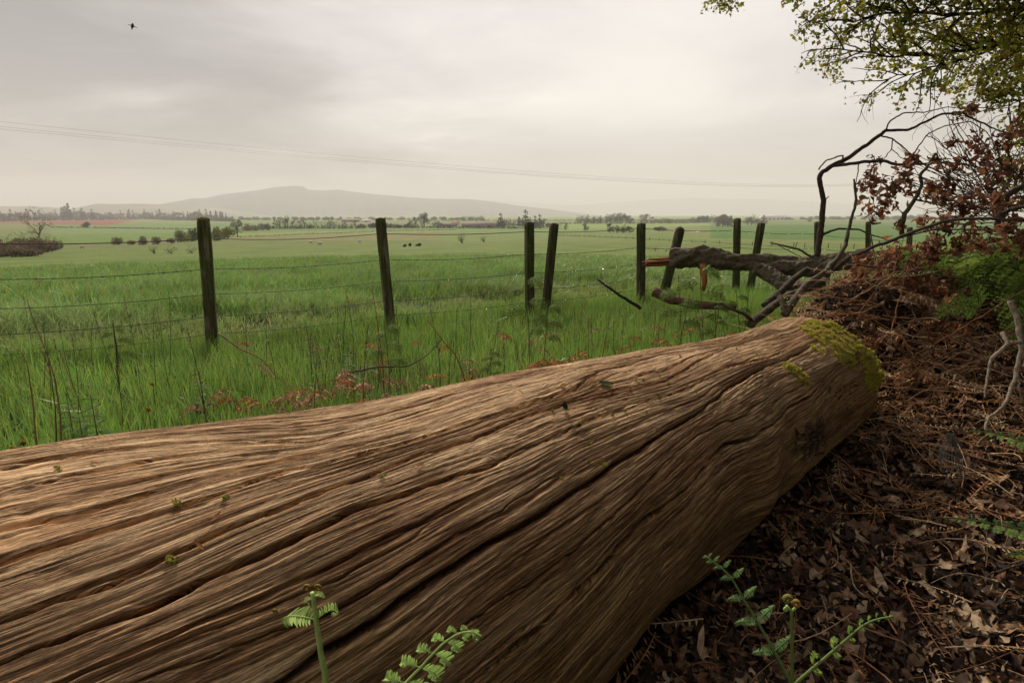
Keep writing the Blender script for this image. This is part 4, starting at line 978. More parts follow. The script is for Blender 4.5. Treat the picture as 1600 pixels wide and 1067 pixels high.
for q_, (x, y, Y) in enumerate([(232, 640, 2.5), (20, 700, 2.0), (36, 692, 2.02), (572, 535, 3.6), (238, 600, 2.9)]):
    b = at(x, y, Y); g0 = b.copy(); g0[2] = terrain(b[0], b[1]); root = empty('bud_flower', g0); tag(root, ['yellow budded flower right of the dead stalks', 'small yellow flower at the bottom left edge of the verge', 'second yellow flower beside the one at the left edge', 'yellowish bud left of the second fence post', 'higher yellow bud between the stalks and first post'][q_], 'flower')
    g = Geo(); g.tube(smoothline([g0, b], 6, .003, q_), .002, 5, (.07, .12, .03)); g.build('stem', M_stem, root)
    v, q, c = clump_cloud([b], [.008], 90, .005, (.40, .26, .03), q_); g = Geo(); g.add(v, q, None, c); g.build('petals', M_leaf, root)
# nettles
for i, (x, y, Y) in enumerate([(130, 665, 2.35), (152, 655, 2.5), (112, 640, 2.6), (318, 610, 2.95), (545, 560, 3.6)]):
    b = at(x, y+25, Y); b[2] = terrain(b[0], b[1]); root = empty('nettle', b); tag(root, ['broad-leaved nettle right of the pale dead stalks', 'nettle behind the first one at lower left', 'small nettle tucked behind the dead stalks', 'nettle at the foot of the first fence post', 'nettle left of the second fence post'][i], 'nettle')
    tp = b + [0, 0, .30+.05*(i % 2)]; g = Geo(); g.tube([b, tp], [.003, .002], 5, (.1, .07, .04)); g.build('stem', M_stem, root); g = Geo()
    for j in range(7):
        p = b + (tp-b)*(j+2)/8.5
        for a in (0, np.pi): a2 = a + j*1.57; leaflet(g, p, np.array([math.cos(a2), math.sin(a2), .15]), np.array([0, 0, 1.]), .075*(1.1-j*.08), .042*(1.1-j*.08), np.array([.075, .15, .035])*r5.uniform(.8, 1.2), .25)
    g.build('leaves', M_leaf, root)
# dead bracken lying in the verge
DB = [(392, 585, 3.0, 'rust-brown drooping bracken frond hanging right of the first post', .26, 4), (455, 600, 3.0, 'brown withered bracken clump in the verge between the first posts', .34, 5), (190, 655, 2.3, 'pinkish-brown curled bracken lying at lower left above the log', .24, 4), (560, 575, 3.3, 'brown bracken debris left of the second post', .36, 5), (700, 575, 3.2, 'tangle of brown bracken right of the second post', .38, 6), (870, 530, 3.7, 'red-brown bracken tuft below the leaning stake', .34, 8), (905, 540, 3.7, 'flattened brown bracken right of the red-brown tuft', .3, 5), (1000, 530, 3.8, 'brown bracken heap below the fourth fence post', .32, 6), (1045, 515, 3.9, 'deep red-brown bracken bundle under the broken bough', .38, 11), (1085, 520, 3.7, 'red-brown bracken right of the bundle under the bough', .32, 7), (320, 600, 2.9, 'thin brown bracken remains at the foot of the first post', .25, 3), (640, 590, 3.0, 'sparse brown bracken near the log edge below the second post', .25, 4)]
for i, (x, y, Y, lab, L, n) in enumerate(DB):
    b = at(x, y, Y); b[2] = terrain(b[0], b[1]) + .13
    fr = [dict(d=(math.cos(a), math.sin(a)*.6, r5.uniform(.3, 1.1)), L=L*r5.uniform(.6, 1.2), w=L*.26, n=7, droop=1.6, off=(r5.uniform(-.12, .12), r5.uniform(-.1, .1), 0), rad=.0028, bare=.2) for a in r5.uniform(0, 6.28, n)]
    fern_thing('dead_bracken', 'dead bracken', lab, None, b, fr, BR if i in (5, 8, 9, 0) else (.46, .26, .14), (.40, .18, .10), 300+i, M_dead, .35, 4)
# little bank of fallen grass beyond the fence: bare earth scrape
# ---- dead limbs behind the log end
r6 = np.random.default_rng(66)
def px3(pts):    # (x, y, Y) list -> world
    return np.array([at(a, b, Y) for a, b, Y in pts])
def limb(g, pts, r0, r1, col, n=None, sides=10, rough=.25, seed=0, jit=.01):
    P = smoothline(px3(pts), n or max(12, len(pts)*8), jit, seed); k = np.linspace(0, 1, len(P))
    g.tube(P, r0+(r1-r0)*k, sides, col, rough=rough, seed=seed); return P
BK = (.15, .125, .09); TW = (.075, .055, .045); PALE = (.30, .245, .18)
# broken bough
bo = px3([(1260, 412, 5.4)])[0]; root = empty('broken_bough', bo); tag(root, 'thick rough-barked broken bough reaching left over the fence with a splintered end', 'bough')
g = Geo(); P = smoothline(px3([(1046, 404, 6.0), (1075, 403, 5.95), (1100, 404, 5.9), (1150, 411, 5.8), (1200, 412, 5.65), (1245, 418, 5.5), (1290, 412, 5.3), (1340, 407, 5.1), (1400, 410, 4.9), (1450, 417, 4.7)]), 320)
k = np.linspace(0, 1, 320); rad = np.interp(k, [0, .02, .12, .3, .5, .7, 1], [.070, .085, .098, .090, .082, .080, .07])
g.tube(P, rad, 56, BK, rough=.62, seed=3); g.build('trunk', M_bark, root, True)
g = Geo()
for i in range(34):      # splinters of the torn end
    a = r6.uniform(0, 6.28); q = r6.uniform(0, .060)**1.0; o = np.array([0, math.cos(a)*q, math.sin(a)*q*.75 - .014]); L = r6.uniform(.35, 1)
    e = px3([(1046-46*L, 407+r6.uniform(-1.5, 1.5), 6.1)])[0]; st = P[4]
    g.tube([st+o, st*.6+e*.4+o, st*.1+e*.9+o*.95, e+o*.9+[0, 0, r6.uniform(-.01, .01)]], [.016, .015, .010, .001], 5, np.array([.27, .12, .05])*r6.uniform(.3, 1.6), rough=.35, seed=i)
g.build('splintered_end', M_twig, root)
g = Geo()
limb(g, [(1185, 420, 5.65), (1205, 431, 5.5), (1225, 441, 5.35), (1248, 450, 5.2), (1285, 452, 5.0)], .075, .055, BK, 90, 32, .55, 9); g.build('fork', M_bark, root, True)
# underside growth / hanging splint
o = Geo(); o.tube(px3([(1098, 412, 5.72), (1101, 440, 5.7), (1099, 455, 5.7)]), [.035, .028, .012], 7, (.34, .14, .04), rough=.3); ob = o.build('torn_splinter', M_twig, None, origin=at(1098, 455, 5.7)); tag(ob, 'orange torn wood splinter hanging down below the middle of the bough', 'splinter')
# lichened props behind log end
def limbthing(name, label, cat, segs, colr, m=None, base=None, group=None):
    """segs: list of (partname, pts, r0, r1)"""
    b = px3([segs[0][1][0]])[0] if base is None else base; root = empty(name, b); tag(root, label, cat, group)
    for i, (pn, pts, r0, r1) in enumerate(segs):
        g = Geo(); limb(g, pts, r0, r1, colr, seed=i+int(pts[0][0]), sides=10 if r0 > .012 else 6, jit=.005)
        g.build(pn, m or M_bark, root, True)
    return root
limbthing('dead_branch', 'thick lichened branch propped from the log top up to the bough fork', 'branch', [('limb', [(1172, 507, 3.55), (1200, 483, 3.75), (1232, 462, 4.0), (1262, 452, 4.2), (1287, 438, 4.4), (1298, 412, 4.7)], .028, .025), ('side_branch', [(1176, 503, 3.55), (1162, 490, 3.5), (1145, 484, 3.5), (1128, 474, 3.5), (1105, 476, 3.45)], .013, .005)], (.10, .085, .06))
limbthing('dead_branch', 'pale crooked branch rising from behind the log to thin twigs beside the leaf clusters', 'branch', [('limb', [(1226, 492, 3.6), (1240, 470, 3.65), (1262, 443, 3.75), (1290, 425, 3.8), (1310, 402, 3.9), (1322, 382, 3.95), (1328, 350, 4.0), (1338, 320, 4.0), (1336, 298, 4.0), (1334, 280, 4.0)], .026, .006), ('side_branch', [(1228, 490, 3.6), (1222, 470, 3.65), (1216, 460, 3.7)], .022, .018), ('side_branch', [(1310, 402, 3.9), (1296, 430, 3.8), (1294, 445, 3.7)], .007, .004)], (.15, .125, .09))
limbthing('dead_branch', 'grey-brown branch lying parallel below the bough, left of the log end', 'branch', [('limb', [(1194, 478, 4.6), (1225, 452, 4.7), (1236, 440, 4.8), (1262, 420, 5.0)], .030, .026)], (.07, .055, .04))
limbthing('dead_log', 'short brown broken log lying in the grass under the splintered end', 'log', [('trunk', [(1022, 456, 5.7), (1050, 468, 5.6), (1085, 476, 5.5), (1150, 480, 5.4)], .052, .030)], (.16, .09, .06))
limbthing('fallen_branch', 'thin dark stick slanting out of the grass left of the fourth fence post', 'stick', [('limb', [(934, 437, 4.9), (955, 452, 4.8), (975, 466, 4.75), (1002, 482, 4.7)], .008, .016), ('side_branch', [(964, 458, 4.8), (972, 456, 4.75)], .005, .003)], (.03, .025, .02))
limbthing('fallen_branch', 'dark bare stick lying level in the grass near the log at centre', 'stick', [('limb', [(548, 582, 3.1), (590, 573, 3.15), (640, 572, 3.2), (670, 553, 3.3), (690, 530, 3.4)], .006, .0025)], (.09, .065, .05), M_twig)
limbthing('fallen_branch', 'dark curved branch lying on the litter above the mossy log end', 'branch', [('limb', [(1322, 481, 3.55), (1357, 474, 3.5), (1380, 480, 3.45), (1392, 487, 3.4), (1429, 481, 3.4), (1448, 478, 3.4)], .010, .016)], (.035, .028, .022))
# arching dead branch
ARCH = [('limb', [(1277, 400, 4.4), (1284, 351, 4.4), (1287, 316, 4.4), (1280, 278, 4.4), (1283, 270, 4.4), (1301, 259, 4.4), (1322, 249, 4.4), (1357, 225, 4.4), (1384, 204, 4.4)], .022, .0125),
 ('limb', [(1384, 204, 4.4), (1419, 204, 4.35), (1447, 190, 4.3), (1471, 178, 4.25), (1502, 176, 4.2), (1533, 192, 4.1), (1565, 206, 4.0), (1600, 215, 3.9)], .011, .004),
 ('twig', [(1384, 204, 4.4), (1389, 190, 4.4), (1412, 176, 4.4), (1443, 176, 4.35), (1481, 167, 4.3), (1516, 171, 4.2)], .006, .002),
 ('twig', [(1279, 265, 4.4), (1290, 252, 4.4), (1305, 246, 4.4), (1318, 243, 4.4), (1315, 252, 4.4)], .005, .006),
 ('limb', [(1303, 259, 4.4), (1343, 254, 4.3), (1377, 251, 4.25), (1402, 258, 4.2), (1447, 256, 4.1), (1481, 254, 4.1), (1512, 258, 4.0), (1560, 270, 3.9)], .013, .004),
 ('twig', [(1377, 212, 4.4), (1395, 218, 4.35), (1412, 231, 4.3), (1429, 245, 4.25), (1450, 262, 4.2)], .006, .003),
 ('twig', [(1395, 218, 4.35), (1393, 233, 4.3), (1381, 249, 4.25)], .004, .003),
 ('twig', [(1393, 233, 4.3), (1410, 248, 4.3), (1428, 258, 4.3)], .003, .002),
 ('twig', [(1419, 262, 4.2), (1428, 240, 4.2), (1447, 212, 4.2), (1474, 197, 4.15), (1516, 190, 4.1), (1540, 205, 4.1), (1551, 220, 4.1)], .005, .0025),
 ('twig', [(1447, 212, 4.2), (1462, 218, 4.2), (1475, 228, 4.2), (1478, 234, 4.2)], .003, .0015),
 ('twig', [(1284, 367, 4.4), (1308, 358, 4.3), (1343, 358, 4.25), (1363, 368, 4.2), (1391, 376, 4.1)], .010, .004),
 ('twig', [(1290, 312, 4.4), (1295, 307, 4.4)], .005, .003),
 ('twig', [(1341, 254, 4.3), (1340, 275, 4.3), (1336, 292, 4.3), (1350, 300, 4.3)], .004, .002),
 ('twig', [(1533, 192, 4.1), (1530, 215, 4.1), (1520, 232, 4.1)], .003, .002), ('twig', [(1502, 176, 4.2), (1530, 168, 4.2), (1560, 170, 4.1), (1600, 166, 4.0)], .004, .002), ('twig', [(1542, 195, 4.1), (1556, 182, 4.1), (1575, 178, 4.1)], .003, .0015)]
A1 = limbthing('arching_branch', 'tall bare dead branch arching up and over to the right behind the log end', 'branch', ARCH, TW, M_twig)
D2 = [('limb', [(1409, 372, 3.9), (1409, 355, 3.9), (1414, 334, 3.9), (1429, 313, 3.9), (1441, 289, 3.9), (1438, 275, 3.9), (1450, 259, 3.9), (1462, 240, 3.9)], .016, .008), ('twig', [(1412, 336, 3.9), (1404, 326, 3.9), (1398, 318, 3.9)], .004, .002),
 ('twig', [(1430, 312, 3.9), (1460, 318, 3.85), (1500, 322, 3.8), (1560, 318, 3.7)], .006, .003), ('twig', [(1441, 289, 3.9), (1475, 280, 3.85), (1510, 284, 3.8), (1550, 276, 3.7)], .005, .002)]
limbthing('dead_branch', 'upright forked dead branch with green-grey bark right of the hanging leaf clusters', 'branch', D2, (.12, .105, .06))
D3 = [('limb', [(1290, 432, 4.0), (1330, 400, 3.8), (1370, 384, 3.6), (1402, 372, 3.5), (1447, 355, 3.3), (1481, 344, 3.2), (1533, 341, 3.1), (1600, 345, 3.0)], .013, .007),
 ('side_branch', [(1322, 414, 3.8), (1376, 418, 3.6), (1420, 422, 3.4), (1470, 430, 3.2), (1530, 440, 3.1), (1600, 452, 3.0)], .008, .004), ('side_branch', [(1402, 372, 3.5), (1450, 360, 3.4), (1505, 358, 3.3), (1560, 362, 3.1)], .006, .003),
 ('side_branch', [(1360, 368, 3.7), (1366, 395, 3.6), (1368, 412, 3.5)], .005, .004), ('side_branch', [(1410, 462, 3.3), (1425, 478, 3.2), (1430, 500, 3.1)], .005, .004)]
limbthing('dead_branch', 'long dead branch running level from the bough to the right edge above the ferns', 'branch', D3, TW, M_twig)
D4 = [('limb', [(1600, 290, 3.4), (1572, 306, 3.4), (1566, 330, 3.4), (1560, 352, 3.4)], .014, .022), ('side_branch', [(1566, 332, 3.4), (1585, 326, 3.3), (1615, 320, 3.2)], .012, .010)]
limbthing('dead_branch', 'dark stub of branch at the right edge above the ferns', 'branch', D4, TW)
D5 = [('twig', [(1204, 379, 5.0), (1225, 384, 4.9), (1246, 389, 4.9), (1266, 400, 4.8)], .006, .010), ('twig', [(1215, 382, 5.0), (1240, 396, 4.9), (1252, 402, 4.9)], .004, .003), ('twig', [(1242, 388, 4.9), (1246, 378, 4.9)], .003, .002)]
limbthing('dead_branch', 'small forked dead twig on top of the bough left of the arching branch', 'branch', D5, TW, M_twig)
D6 = [('limb', [(1578, 470, 2.5), (1591, 507, 2.45), (1597, 541, 2.4), (1588, 582, 2.35), (1578, 619, 2.3), (1565, 639, 2.25), (1545, 652, 2.2), (1540, 672, 2.15)], .012, .005),
 ('side_branch', [(1568, 521, 2.45), (1575, 536, 2.4), (1548, 560, 2.4), (1543, 592, 2.35), (1538, 622, 2.3)], .010, .004), ('side_branch', [(1575, 536, 2.4), (1596, 535, 2.4)], .008, .008), ('side_branch', [(1588, 582, 2.35), (1594, 610, 2.3), (1597, 630, 2.3)], .006, .003)]
limbthing('dead_branch', 'pale bare forked branch curving down over the litter at the right edge', 'branch', D6, PALE, M_twig)
# fine twig haze on the dead crown, right side
TWG = [(1440, 256, 4.1), (1490, 200, 4.2), (1530, 300, 3.8), (1560, 240, 3.9), (1480, 330, 3.8), (1590, 250, 3.8), (1500, 270, 3.9), (1570, 310, 3.6), (1460, 300, 3.9)]
rt = empty('twiggy_branch', at(1530, 340, 3.8)); tag(rt, 'mass of fine bare twigs spreading from the dead crown at the right', 'branch'); g = Geo()
for i in range(230):
    a, b, Y = TWG[r6.integers(0, len(TWG))]; x0, y0 = 1560+r6.uniform(-60, 60), 345+r6.uniform(-20, 10); x1, y1 = a+r6.uniform(-45, 60), b+r6.uniform(-45, 45)
    x0 = x0*.4 + x1*.6 + r6.uniform(-10, 30); y0 = y0*.4+y1*.6
    Yd = Y+r6.uniform(-.4, .4); limb(g, [(x0, y0, Yd), ((x0+x1)/2+r6.uniform(-8, 8), (y0+y1)/2+r6.uniform(-8, 8), Yd+.03), (x1, y1, Yd+.06)], .0035, .0012, TW, 9, 4, .0, i, .01)
tw_ = g.build('twigs', M_twig, rt); tw_['kind'] = 'stuff'
M_hang = leafmat('withered_leaf', .35, .75, .15, 45, .5)
# dead leaf clusters hanging on the dead crown
def lobed(n_, size, curl, r, P, up=None):
    """n lobed leaves at P (n,3): returns verts, tris"""
    A = np.arange(13)/13*2*np.pi; rr = np.array([.25, .62, .50, .95, .62, .85, .70, 1.0, .70, .85, .62, .95, .50]); rr = np.array([.30, .60, .45, .92, .60, .78, .98, .78, .60, .92, .45, .60, .30]);
    A = np.linspace(0, 2*np.pi, 14)[:-1] + np.pi/13
    sh = np.stack([np.cos(A)*rr, np.sin(A)*rr*.85, 0*A], -1)
    sh[:, 2] = 0
    sh = np.concatenate([[[0, 0, 0]], sh])
    s = size*r.uniform(.4, 1.45, n_)
    sh = sh*1.0
    el = np.stack([np.cos(A)*.95, np.sin(A)*.5, 0*A], -1); el = np.concatenate([[[0, 0, 0]], el]); mb = np.clip(r.uniform(-.25, 1.25, n_), 0, 1)[:, None, None]
    V = (sh[None]*(1-mb) + el[None]*mb)*s[:, None, None]
    V = V*(1+.16*r.normal(size=(n_, 14, 1))); V[..., 1] *= r.uniform(.35, 1.1, n_)[:, None]
    rad2 = (V[..., 0]**2 + V[..., 1]**2)/s[:, None]
    cx = curl*r.uniform(-1, 1, n_)[:, None]; cy = curl*r.uniform(-.4, 1.6, n_)[:, None]
    V[..., 2] += cx*V[..., 0]**2/s[:, None] + cy*V[..., 1]**2/s[:, None] + .10*s[:, None]*r.normal(size=(n_, 14))
    nz = r.normal(size=(n_, 3)) if up is None else up + r.normal(size=(n_, 3))*.55
    nz /= np.linalg.norm(nz, axis=1)[:, None]; ax = np.cross(nz, r.normal(size=(n_, 3))); ax /= np.linalg.norm(ax, axis=1)[:, None]; ay = np.cross(nz, ax)
    W_ = P[:, None] + V[..., :1]*ax[:, None] + V[..., 1:2]*ay[:, None] + V[..., 2:]*nz[:, None]
    j = np.arange(13); t = np.stack([0*j, 1+j, 1+(j+1) % 13], -1); T_ = (np.arange(n_)[:, None, None]*14 + t[None]).reshape(-1, 3)
    return W_.reshape(-1, 3), T_
def leafcols(n_, r, pal, k=14):
    pal = np.array(pal); c = pal[r.integers(0, len(pal), n_)]*r.uniform(.6, 1.4, n_)[:, None]; return np.repeat(c, k, 0)
DEADP = [(.36, .15, .08), (.24, .10, .06), (.42, .20, .11), (.40, .25, .16), (.17, .08, .055), (.40, .17, .08)]
CL = [(1365, 254, 10, 4.3), (1363, 280, 13, 4.2), (1374, 306, 27, 4.2), (1352, 290, 8, 4.2), (1398, 296, 13, 4.1), (1385, 322, 12, 4.2), (1414, 271, 17, 4.1), (1424, 298, 9, 4.1), (1431, 251, 9, 4.1), (1450, 303, 11, 4.0), (1466, 254, 12, 3.9), (1481, 289, 15, 3.9), (1499, 261, 13, 3.9), (1488, 224, 7, 4.0), (1525, 223, 14, 3.9), (1497, 181, 6, 4.2), (1519, 171, 10, 4.2), (1558, 226, 17, 3.8), (1561, 271, 23, 3.7), (1547, 306, 27, 3.6), (1516, 318, 20, 3.6), (1490, 326, 14, 3.6), (1590, 205, 14, 3.7), (1598, 270, 14, 3.6), (1575, 325, 20, 3.5), (1356, 406, 13, 3.8), (1311, 450, 17, 3.6), (1318, 470, 14, 3.6), (1336, 432, 10, 3.7), (1391, 403, 20, 3.6), (1388, 441, 22, 3.5), (1429, 448, 20, 3.4), (1430, 413, 20, 3.4), (1452, 400, 12, 3.4), (1464, 372, 15, 3.4), (1516, 365, 18, 3.3), (1545, 380, 14, 3.2), (1578, 358, 20, 3.1), (1600, 375, 16, 3.0), (1498, 385, 12, 3.3), (1440, 478, 10, 3.2), (1495, 470, 10, 3.0), (1370, 330, 7, 4.2), (1405, 350, 6, 3.9), (1540, 250, 8, 3.8), (1470, 310, 9, 3.8), (1446, 345, 10, 3.5), (1480, 350, 12, 3.4)]
rc = np.random.default_rng(12)
for i in range(26): CL.append((rc.uniform(1320, 1500), rc.uniform(385, 478), rc.uniform(8, 17), rc.uniform(3.3, 3.9)))
for i in range(9): CL.append((rc.uniform(1450, 1610), rc.uniform(290, 400), rc.uniform(7, 15), rc.uniform(3.0, 3.8)))
for i, (x, y, rp, Y) in enumerate(CL):
    c = at(x, y, Y); R = rp*Y/890; n_ = int(9 + rp*2.0); d = r6.normal(size=(n_, 3))*[.52, .5, .6]*R
    v, t = lobed(n_, .020 + R*.09, 1.5, r6, c + d); g = Geo(); g.add(v, None, t, leafcols(n_, r6, DEADP))
    g.tube([c + [0, 0, R*.9], c, c - [0, 0, R*.5]], [.003, .002, .001], 4, TW); o = g.build('withered_leaves', M_hang, None, origin=c)
    par = A1 if x < 1560 and y < 330 else rt
    o.parent = par; o.location = tuple(c - np.array(par.location))
M_moss = leafmat('moss', .45, .8, .05, 200, .3)
# ---- moss on the log
def moss_patch(poly, n, seed, sz=.0045):
    poly = np.array(poly, float); r = np.random.default_rng(seed); lo, hi = poly.min(0), poly.max(0); P, Nn = [], []
    def inside(p):
        x, y = p; c = False; j = len(poly)-1
        for i in range(len(poly)):
            if (poly[i, 1] > y) != (poly[j, 1] > y) and x < (poly[j, 0]-poly[i, 0])*(y-poly[i, 1])/(poly[j, 1]-poly[i, 1]) + poly[i, 0]: c = not c
            j = i
        return c
    # sample hits sparsely then jitter
    cs = []
    while len(cs) < 90:
        p = lo + r.random(2)*(hi-lo)
        if inside(p): cs.append(log_hit(*p))
    cs = np.array(cs); k = r.integers(0, len(cs), n); s = cs[k, 0] + r.normal(size=n)*.012; th = cs[k, 1] + r.normal(size=n)*.028
    keep = (fbm(s*60, th*22, 2, seed) > -.02) & (s < S_END+.03); s, th = s[keep], th[keep]; n = len(s)
    D, _ = log_disp(s, th); h = .004 + .007*np.clip(fbm(s*45+7, th*16, 3, seed+1)+.5, 0, 1)
    base = surf(s, th, np.maximum(D, -.02)); nr = np.cos(th)[:, None]*LN + np.sin(th)[:, None]*np.array([0, 0, 1.])
    a = r.normal(size=(n, 3)); a -= (a*nr).sum(1)[:, None]*nr; a /= np.linalg.norm(a, axis=1)[:, None]; b2 = np.cross(nr, a)
    tip = base + nr*h[:, None]*r.uniform(.6, 1.5, n)[:, None] + a*sz*1.2*r.uniform(.2, 1.5, n)[:, None]
    w = sz*r.uniform(.35, .8, n)[:, None]; V = np.stack([base + b2*w - nr*.002, base - b2*w - nr*.002, tip], 1).reshape(-1, 3)
    C = np.array([[.62, .58, .08], [.46, .46, .06], [.74, .68, .15], [.26, .27, .04], [.55, .42, .12]])[r.integers(0, 5, n)]*r.uniform(.7, 1.3, n)[:, None]
    g = Geo(); g.add(V, None, np.arange(n*3).reshape(n, 3), np.repeat(C, 3, 0)); return g
for poly, n in ((([(1248, 512), (1272, 500), (1300, 502), (1322, 512), (1345, 535), (1372, 560), (1386, 585), (1376, 598), (1358, 596), (1350, 578), (1340, 555), (1318, 540), (1298, 540), (1275, 530)]), 60000),
                (([(1299, 545), (1315, 543), (1335, 562), (1332, 574), (1318, 568)]), 9000), (([(1225, 571), (1240, 573), (1262, 592), (1258, 599), (1240, 588)]), 7000), (([(1270, 541), (1280, 541), (1284, 548), (1276, 547)]), 1500), ([(1352, 590), (1378, 596), (1370, 606), (1356, 602)], 5000)):
    o = moss_patch(poly, n, len(poly)+n).build('moss', M_moss, LOG)
# flaky bark by the knot
g = Geo()
for i in range(0):
    c, s, th = on_log(1268+r6.normal()*13, 690+r6.normal()*15, .003); v, t = lobed(1, r6.uniform(.008, .018), 1.2, r6, c[None], log_normal(th)[None]); g.add(v, None, t, np.array([.10, .05, .035])*r6.uniform(.4, 1.8))
for i in range(0):
    c, s, th = on_log(1330+r6.normal()*22, 620+r6.normal()*15, .001); v, t = lobed(1, r6.uniform(.005, .011), .8, r6, c[None], log_normal(th)[None]); g.add(v, None, t, np.array([.07, .04, .028])*r6.uniform(.4, 1.8))
for i in range(60):
    cx0, cy0, sx, sy, z0 = (1268, 690, 13, 15, .012) if i < 34 else (1330, 620, 22, 15, .008)
    c, s, th = on_log(cx0+r6.normal()*sx, cy0+r6.normal()*sy, .003); v, t = lobed(1, z0*r6.uniform(.7, 1.5), 1.2, r6, c[None], log_normal(th)[None]); g = Geo(); g.add(v, None, t, np.array([.09, .05, .035])*r6.uniform(.4, 1.8)); g.build('bark_flake', M_dead, LOG)
# ---- things lying on the log
def flat_leaf(px, py, L, w, col, label, name='leaf', group=None, rot=None, curl=.3, m=None):
    c, s, th = on_log(px, py, .003); nr = log_normal(th); a = r6.uniform(0, 6.28) if rot is None else rot
    t1 = LD*math.cos(a) + np.cross(nr, LD)*math.sin(a); t2 = np.cross(nr, t1); u = np.linspace(-1, 1, 9); g = Geo(); rows = []
    for v in (-1, 0, 1): rows.append(c + t1*(u*L*.5)[:, None] + t2*(v*w*.5*np.sqrt(np.maximum(0, 1-u**2)))[:, None] + nr*(curl*w*(abs(v)*.5 + .35*u**2))[:, None])
    V = np.concatenate(rows); i = np.arange(8); q = np.concatenate([np.stack([i, i+1, i+10, i+9], -1), np.stack([i+9, i+10, i+19, i+18], -1)]); g.add(V, q, None, col)
    o = g.build(name, m or M_leaf, None, True, origin=c); tag(o, label, {'leaf': 'leaf', 'bud_scale': 'bud scale', 'flower_bit': 'flower bit'}.get(name, name), group)
flat_leaf(945, 603, .040, .022, (.035, .085, .02), 'small fresh green leaf lying on top of the log', rot=2.6)
flat_leaf(881, 640, .026, .014, (.02, .025, .018), 'dark curled leaf standing up on the log below the green leaf', rot=.8, curl=.9)
flat_leaf(878, 607, .022, .010, (.32, .17, .03), 'small yellow-brown leaf on the log left of the green leaf', rot=.2)
flat_leaf(657, 726, .016, .008, (.5, .26, .12), 'pale orange bud scale alone on the bare middle of the log', rot=.2)
OR = (.42, .17, .06); YG = (.33, .33, .06)
for x, y in ((338, 690), (150, 726), (430, 742), (1000, 560), (590, 706), (335, 808), (310, 850), (990, 559), (986, 650), (1060, 634), (1135, 605), (560, 704)): flat_leaf(x+r6.uniform(-2, 2), y, r6.uniform(.010, .020), .004, np.array(OR)*r6.uniform(.7, 1.2), 'tiny orange-brown bud scale lying on the bare log', 'bud_scale', 'bud scales scattered on the log')
for x, y in ((270, 785), (275, 788), (350, 775), (265, 870), (275, 872), (410, 803), (690, 670), (600, 743), (964, 637), (958, 650), (975, 640), (905, 660), (920, 722), (945, 723), (878, 745), (1031, 588), (1025, 618), (1004, 594), (1065, 556), (955, 609), (922, 692), (930, 722), (1110, 520), (1150, 545), (997, 597), (1010, 645), (944, 724), (985, 610), (35, 755), (90, 735), (1090, 610), (1180, 555), (1047, 600), (860, 640)):
    c, s, th = on_log(x+r6.uniform(-3, 3), y+r6.uniform(-2, 2), .003); v, q, cc = clump_cloud([c], [.004], 14, .003, np.array(YG)*r6.uniform(.6, 1.1), int(x)); g = Geo(); g.add(v, q, None, cc); o = g.build('flower_bit', M_leaf, None, origin=c); tag(o, 'tiny yellow-green fallen tree flower on the bare log', 'flower bit', 'fallen tree flowers on the log')
for x, y, a in ((770, 717, 2.0), (575, 702, .6), (812, 617, 1.4), (853, 608, .2), (1021, 668, 2.2), (1140, 562, 1.0)):
    c, s, th = on_log(x, y, .004); nr = log_normal(th); t1 = LD*math.cos(a) + np.cross(nr, LD)*math.sin(a); g = Geo(); g.tube([c-t1*.011, c+nr*.003, c+t1*.012], [.0009, .0011, .0006], 5, (.32, .22, .12)); o = g.build('twig_bit', M_twig, None, origin=c); tag(o, 'tiny pale twig fragment lying on the log surface', 'twig', 'twig fragments on the log')
c, s, th = on_log(409, 866, .003); v, q, cc = clump_cloud([c], [.0001], 1, .001, (.1, .1, .1), 1); g = Geo(); g.tube([c-LD*.006, c-LD*.003, c+LD*.003, c+LD*.006], [.001, .004, .004, .001], 8, (.16, .14, .15)); o = g.build('woodlouse', M_twig, None, True, origin=c); tag(o, 'small grey woodlouse in the long crack at lower left of the log', 'woodlouse')
# ---- leaf litter, bracken litter, sticks
def litter_pts(n, seed, rmin=.9):
    x, y, r = wedge(n*3, rmin, 8.5, seed, 56, 1.35); s, l = sl_of(x, y)
    k = (l > np.where(s < S_END, -.62, -1.35)) & (l < 4.5) & (fside(x, y) < -.2); k &= r.random(len(x)) < np.where(s > S_END, sm(l, -1.5, -.9)+.1, 1)
    x, y = x[k][:n], y[k][:n]; return x, y, r
LITP = [(.22, .13, .07), (.10, .06, .038), (.40, .25, .14), (.05, .032, .024), (.22, .11, .06), (.52, .38, .23), (.07, .045, .033), (.04, .027, .02), (.06, .038, .028)]
g = Geo(); x, y, r = litter_pts(17000, 71); n_ = len(x); z = terrain(x, y) + r.uniform(.0, .035, n_)
up = np.array([0, 0, 1.]) + r.normal(size=(n_, 3))*.25; v, t = lobed(n_, .032, 1.3, r, np.stack([x, y, z], -1), up); g.add(v, None, t, leafcols(n_, r, LITP))
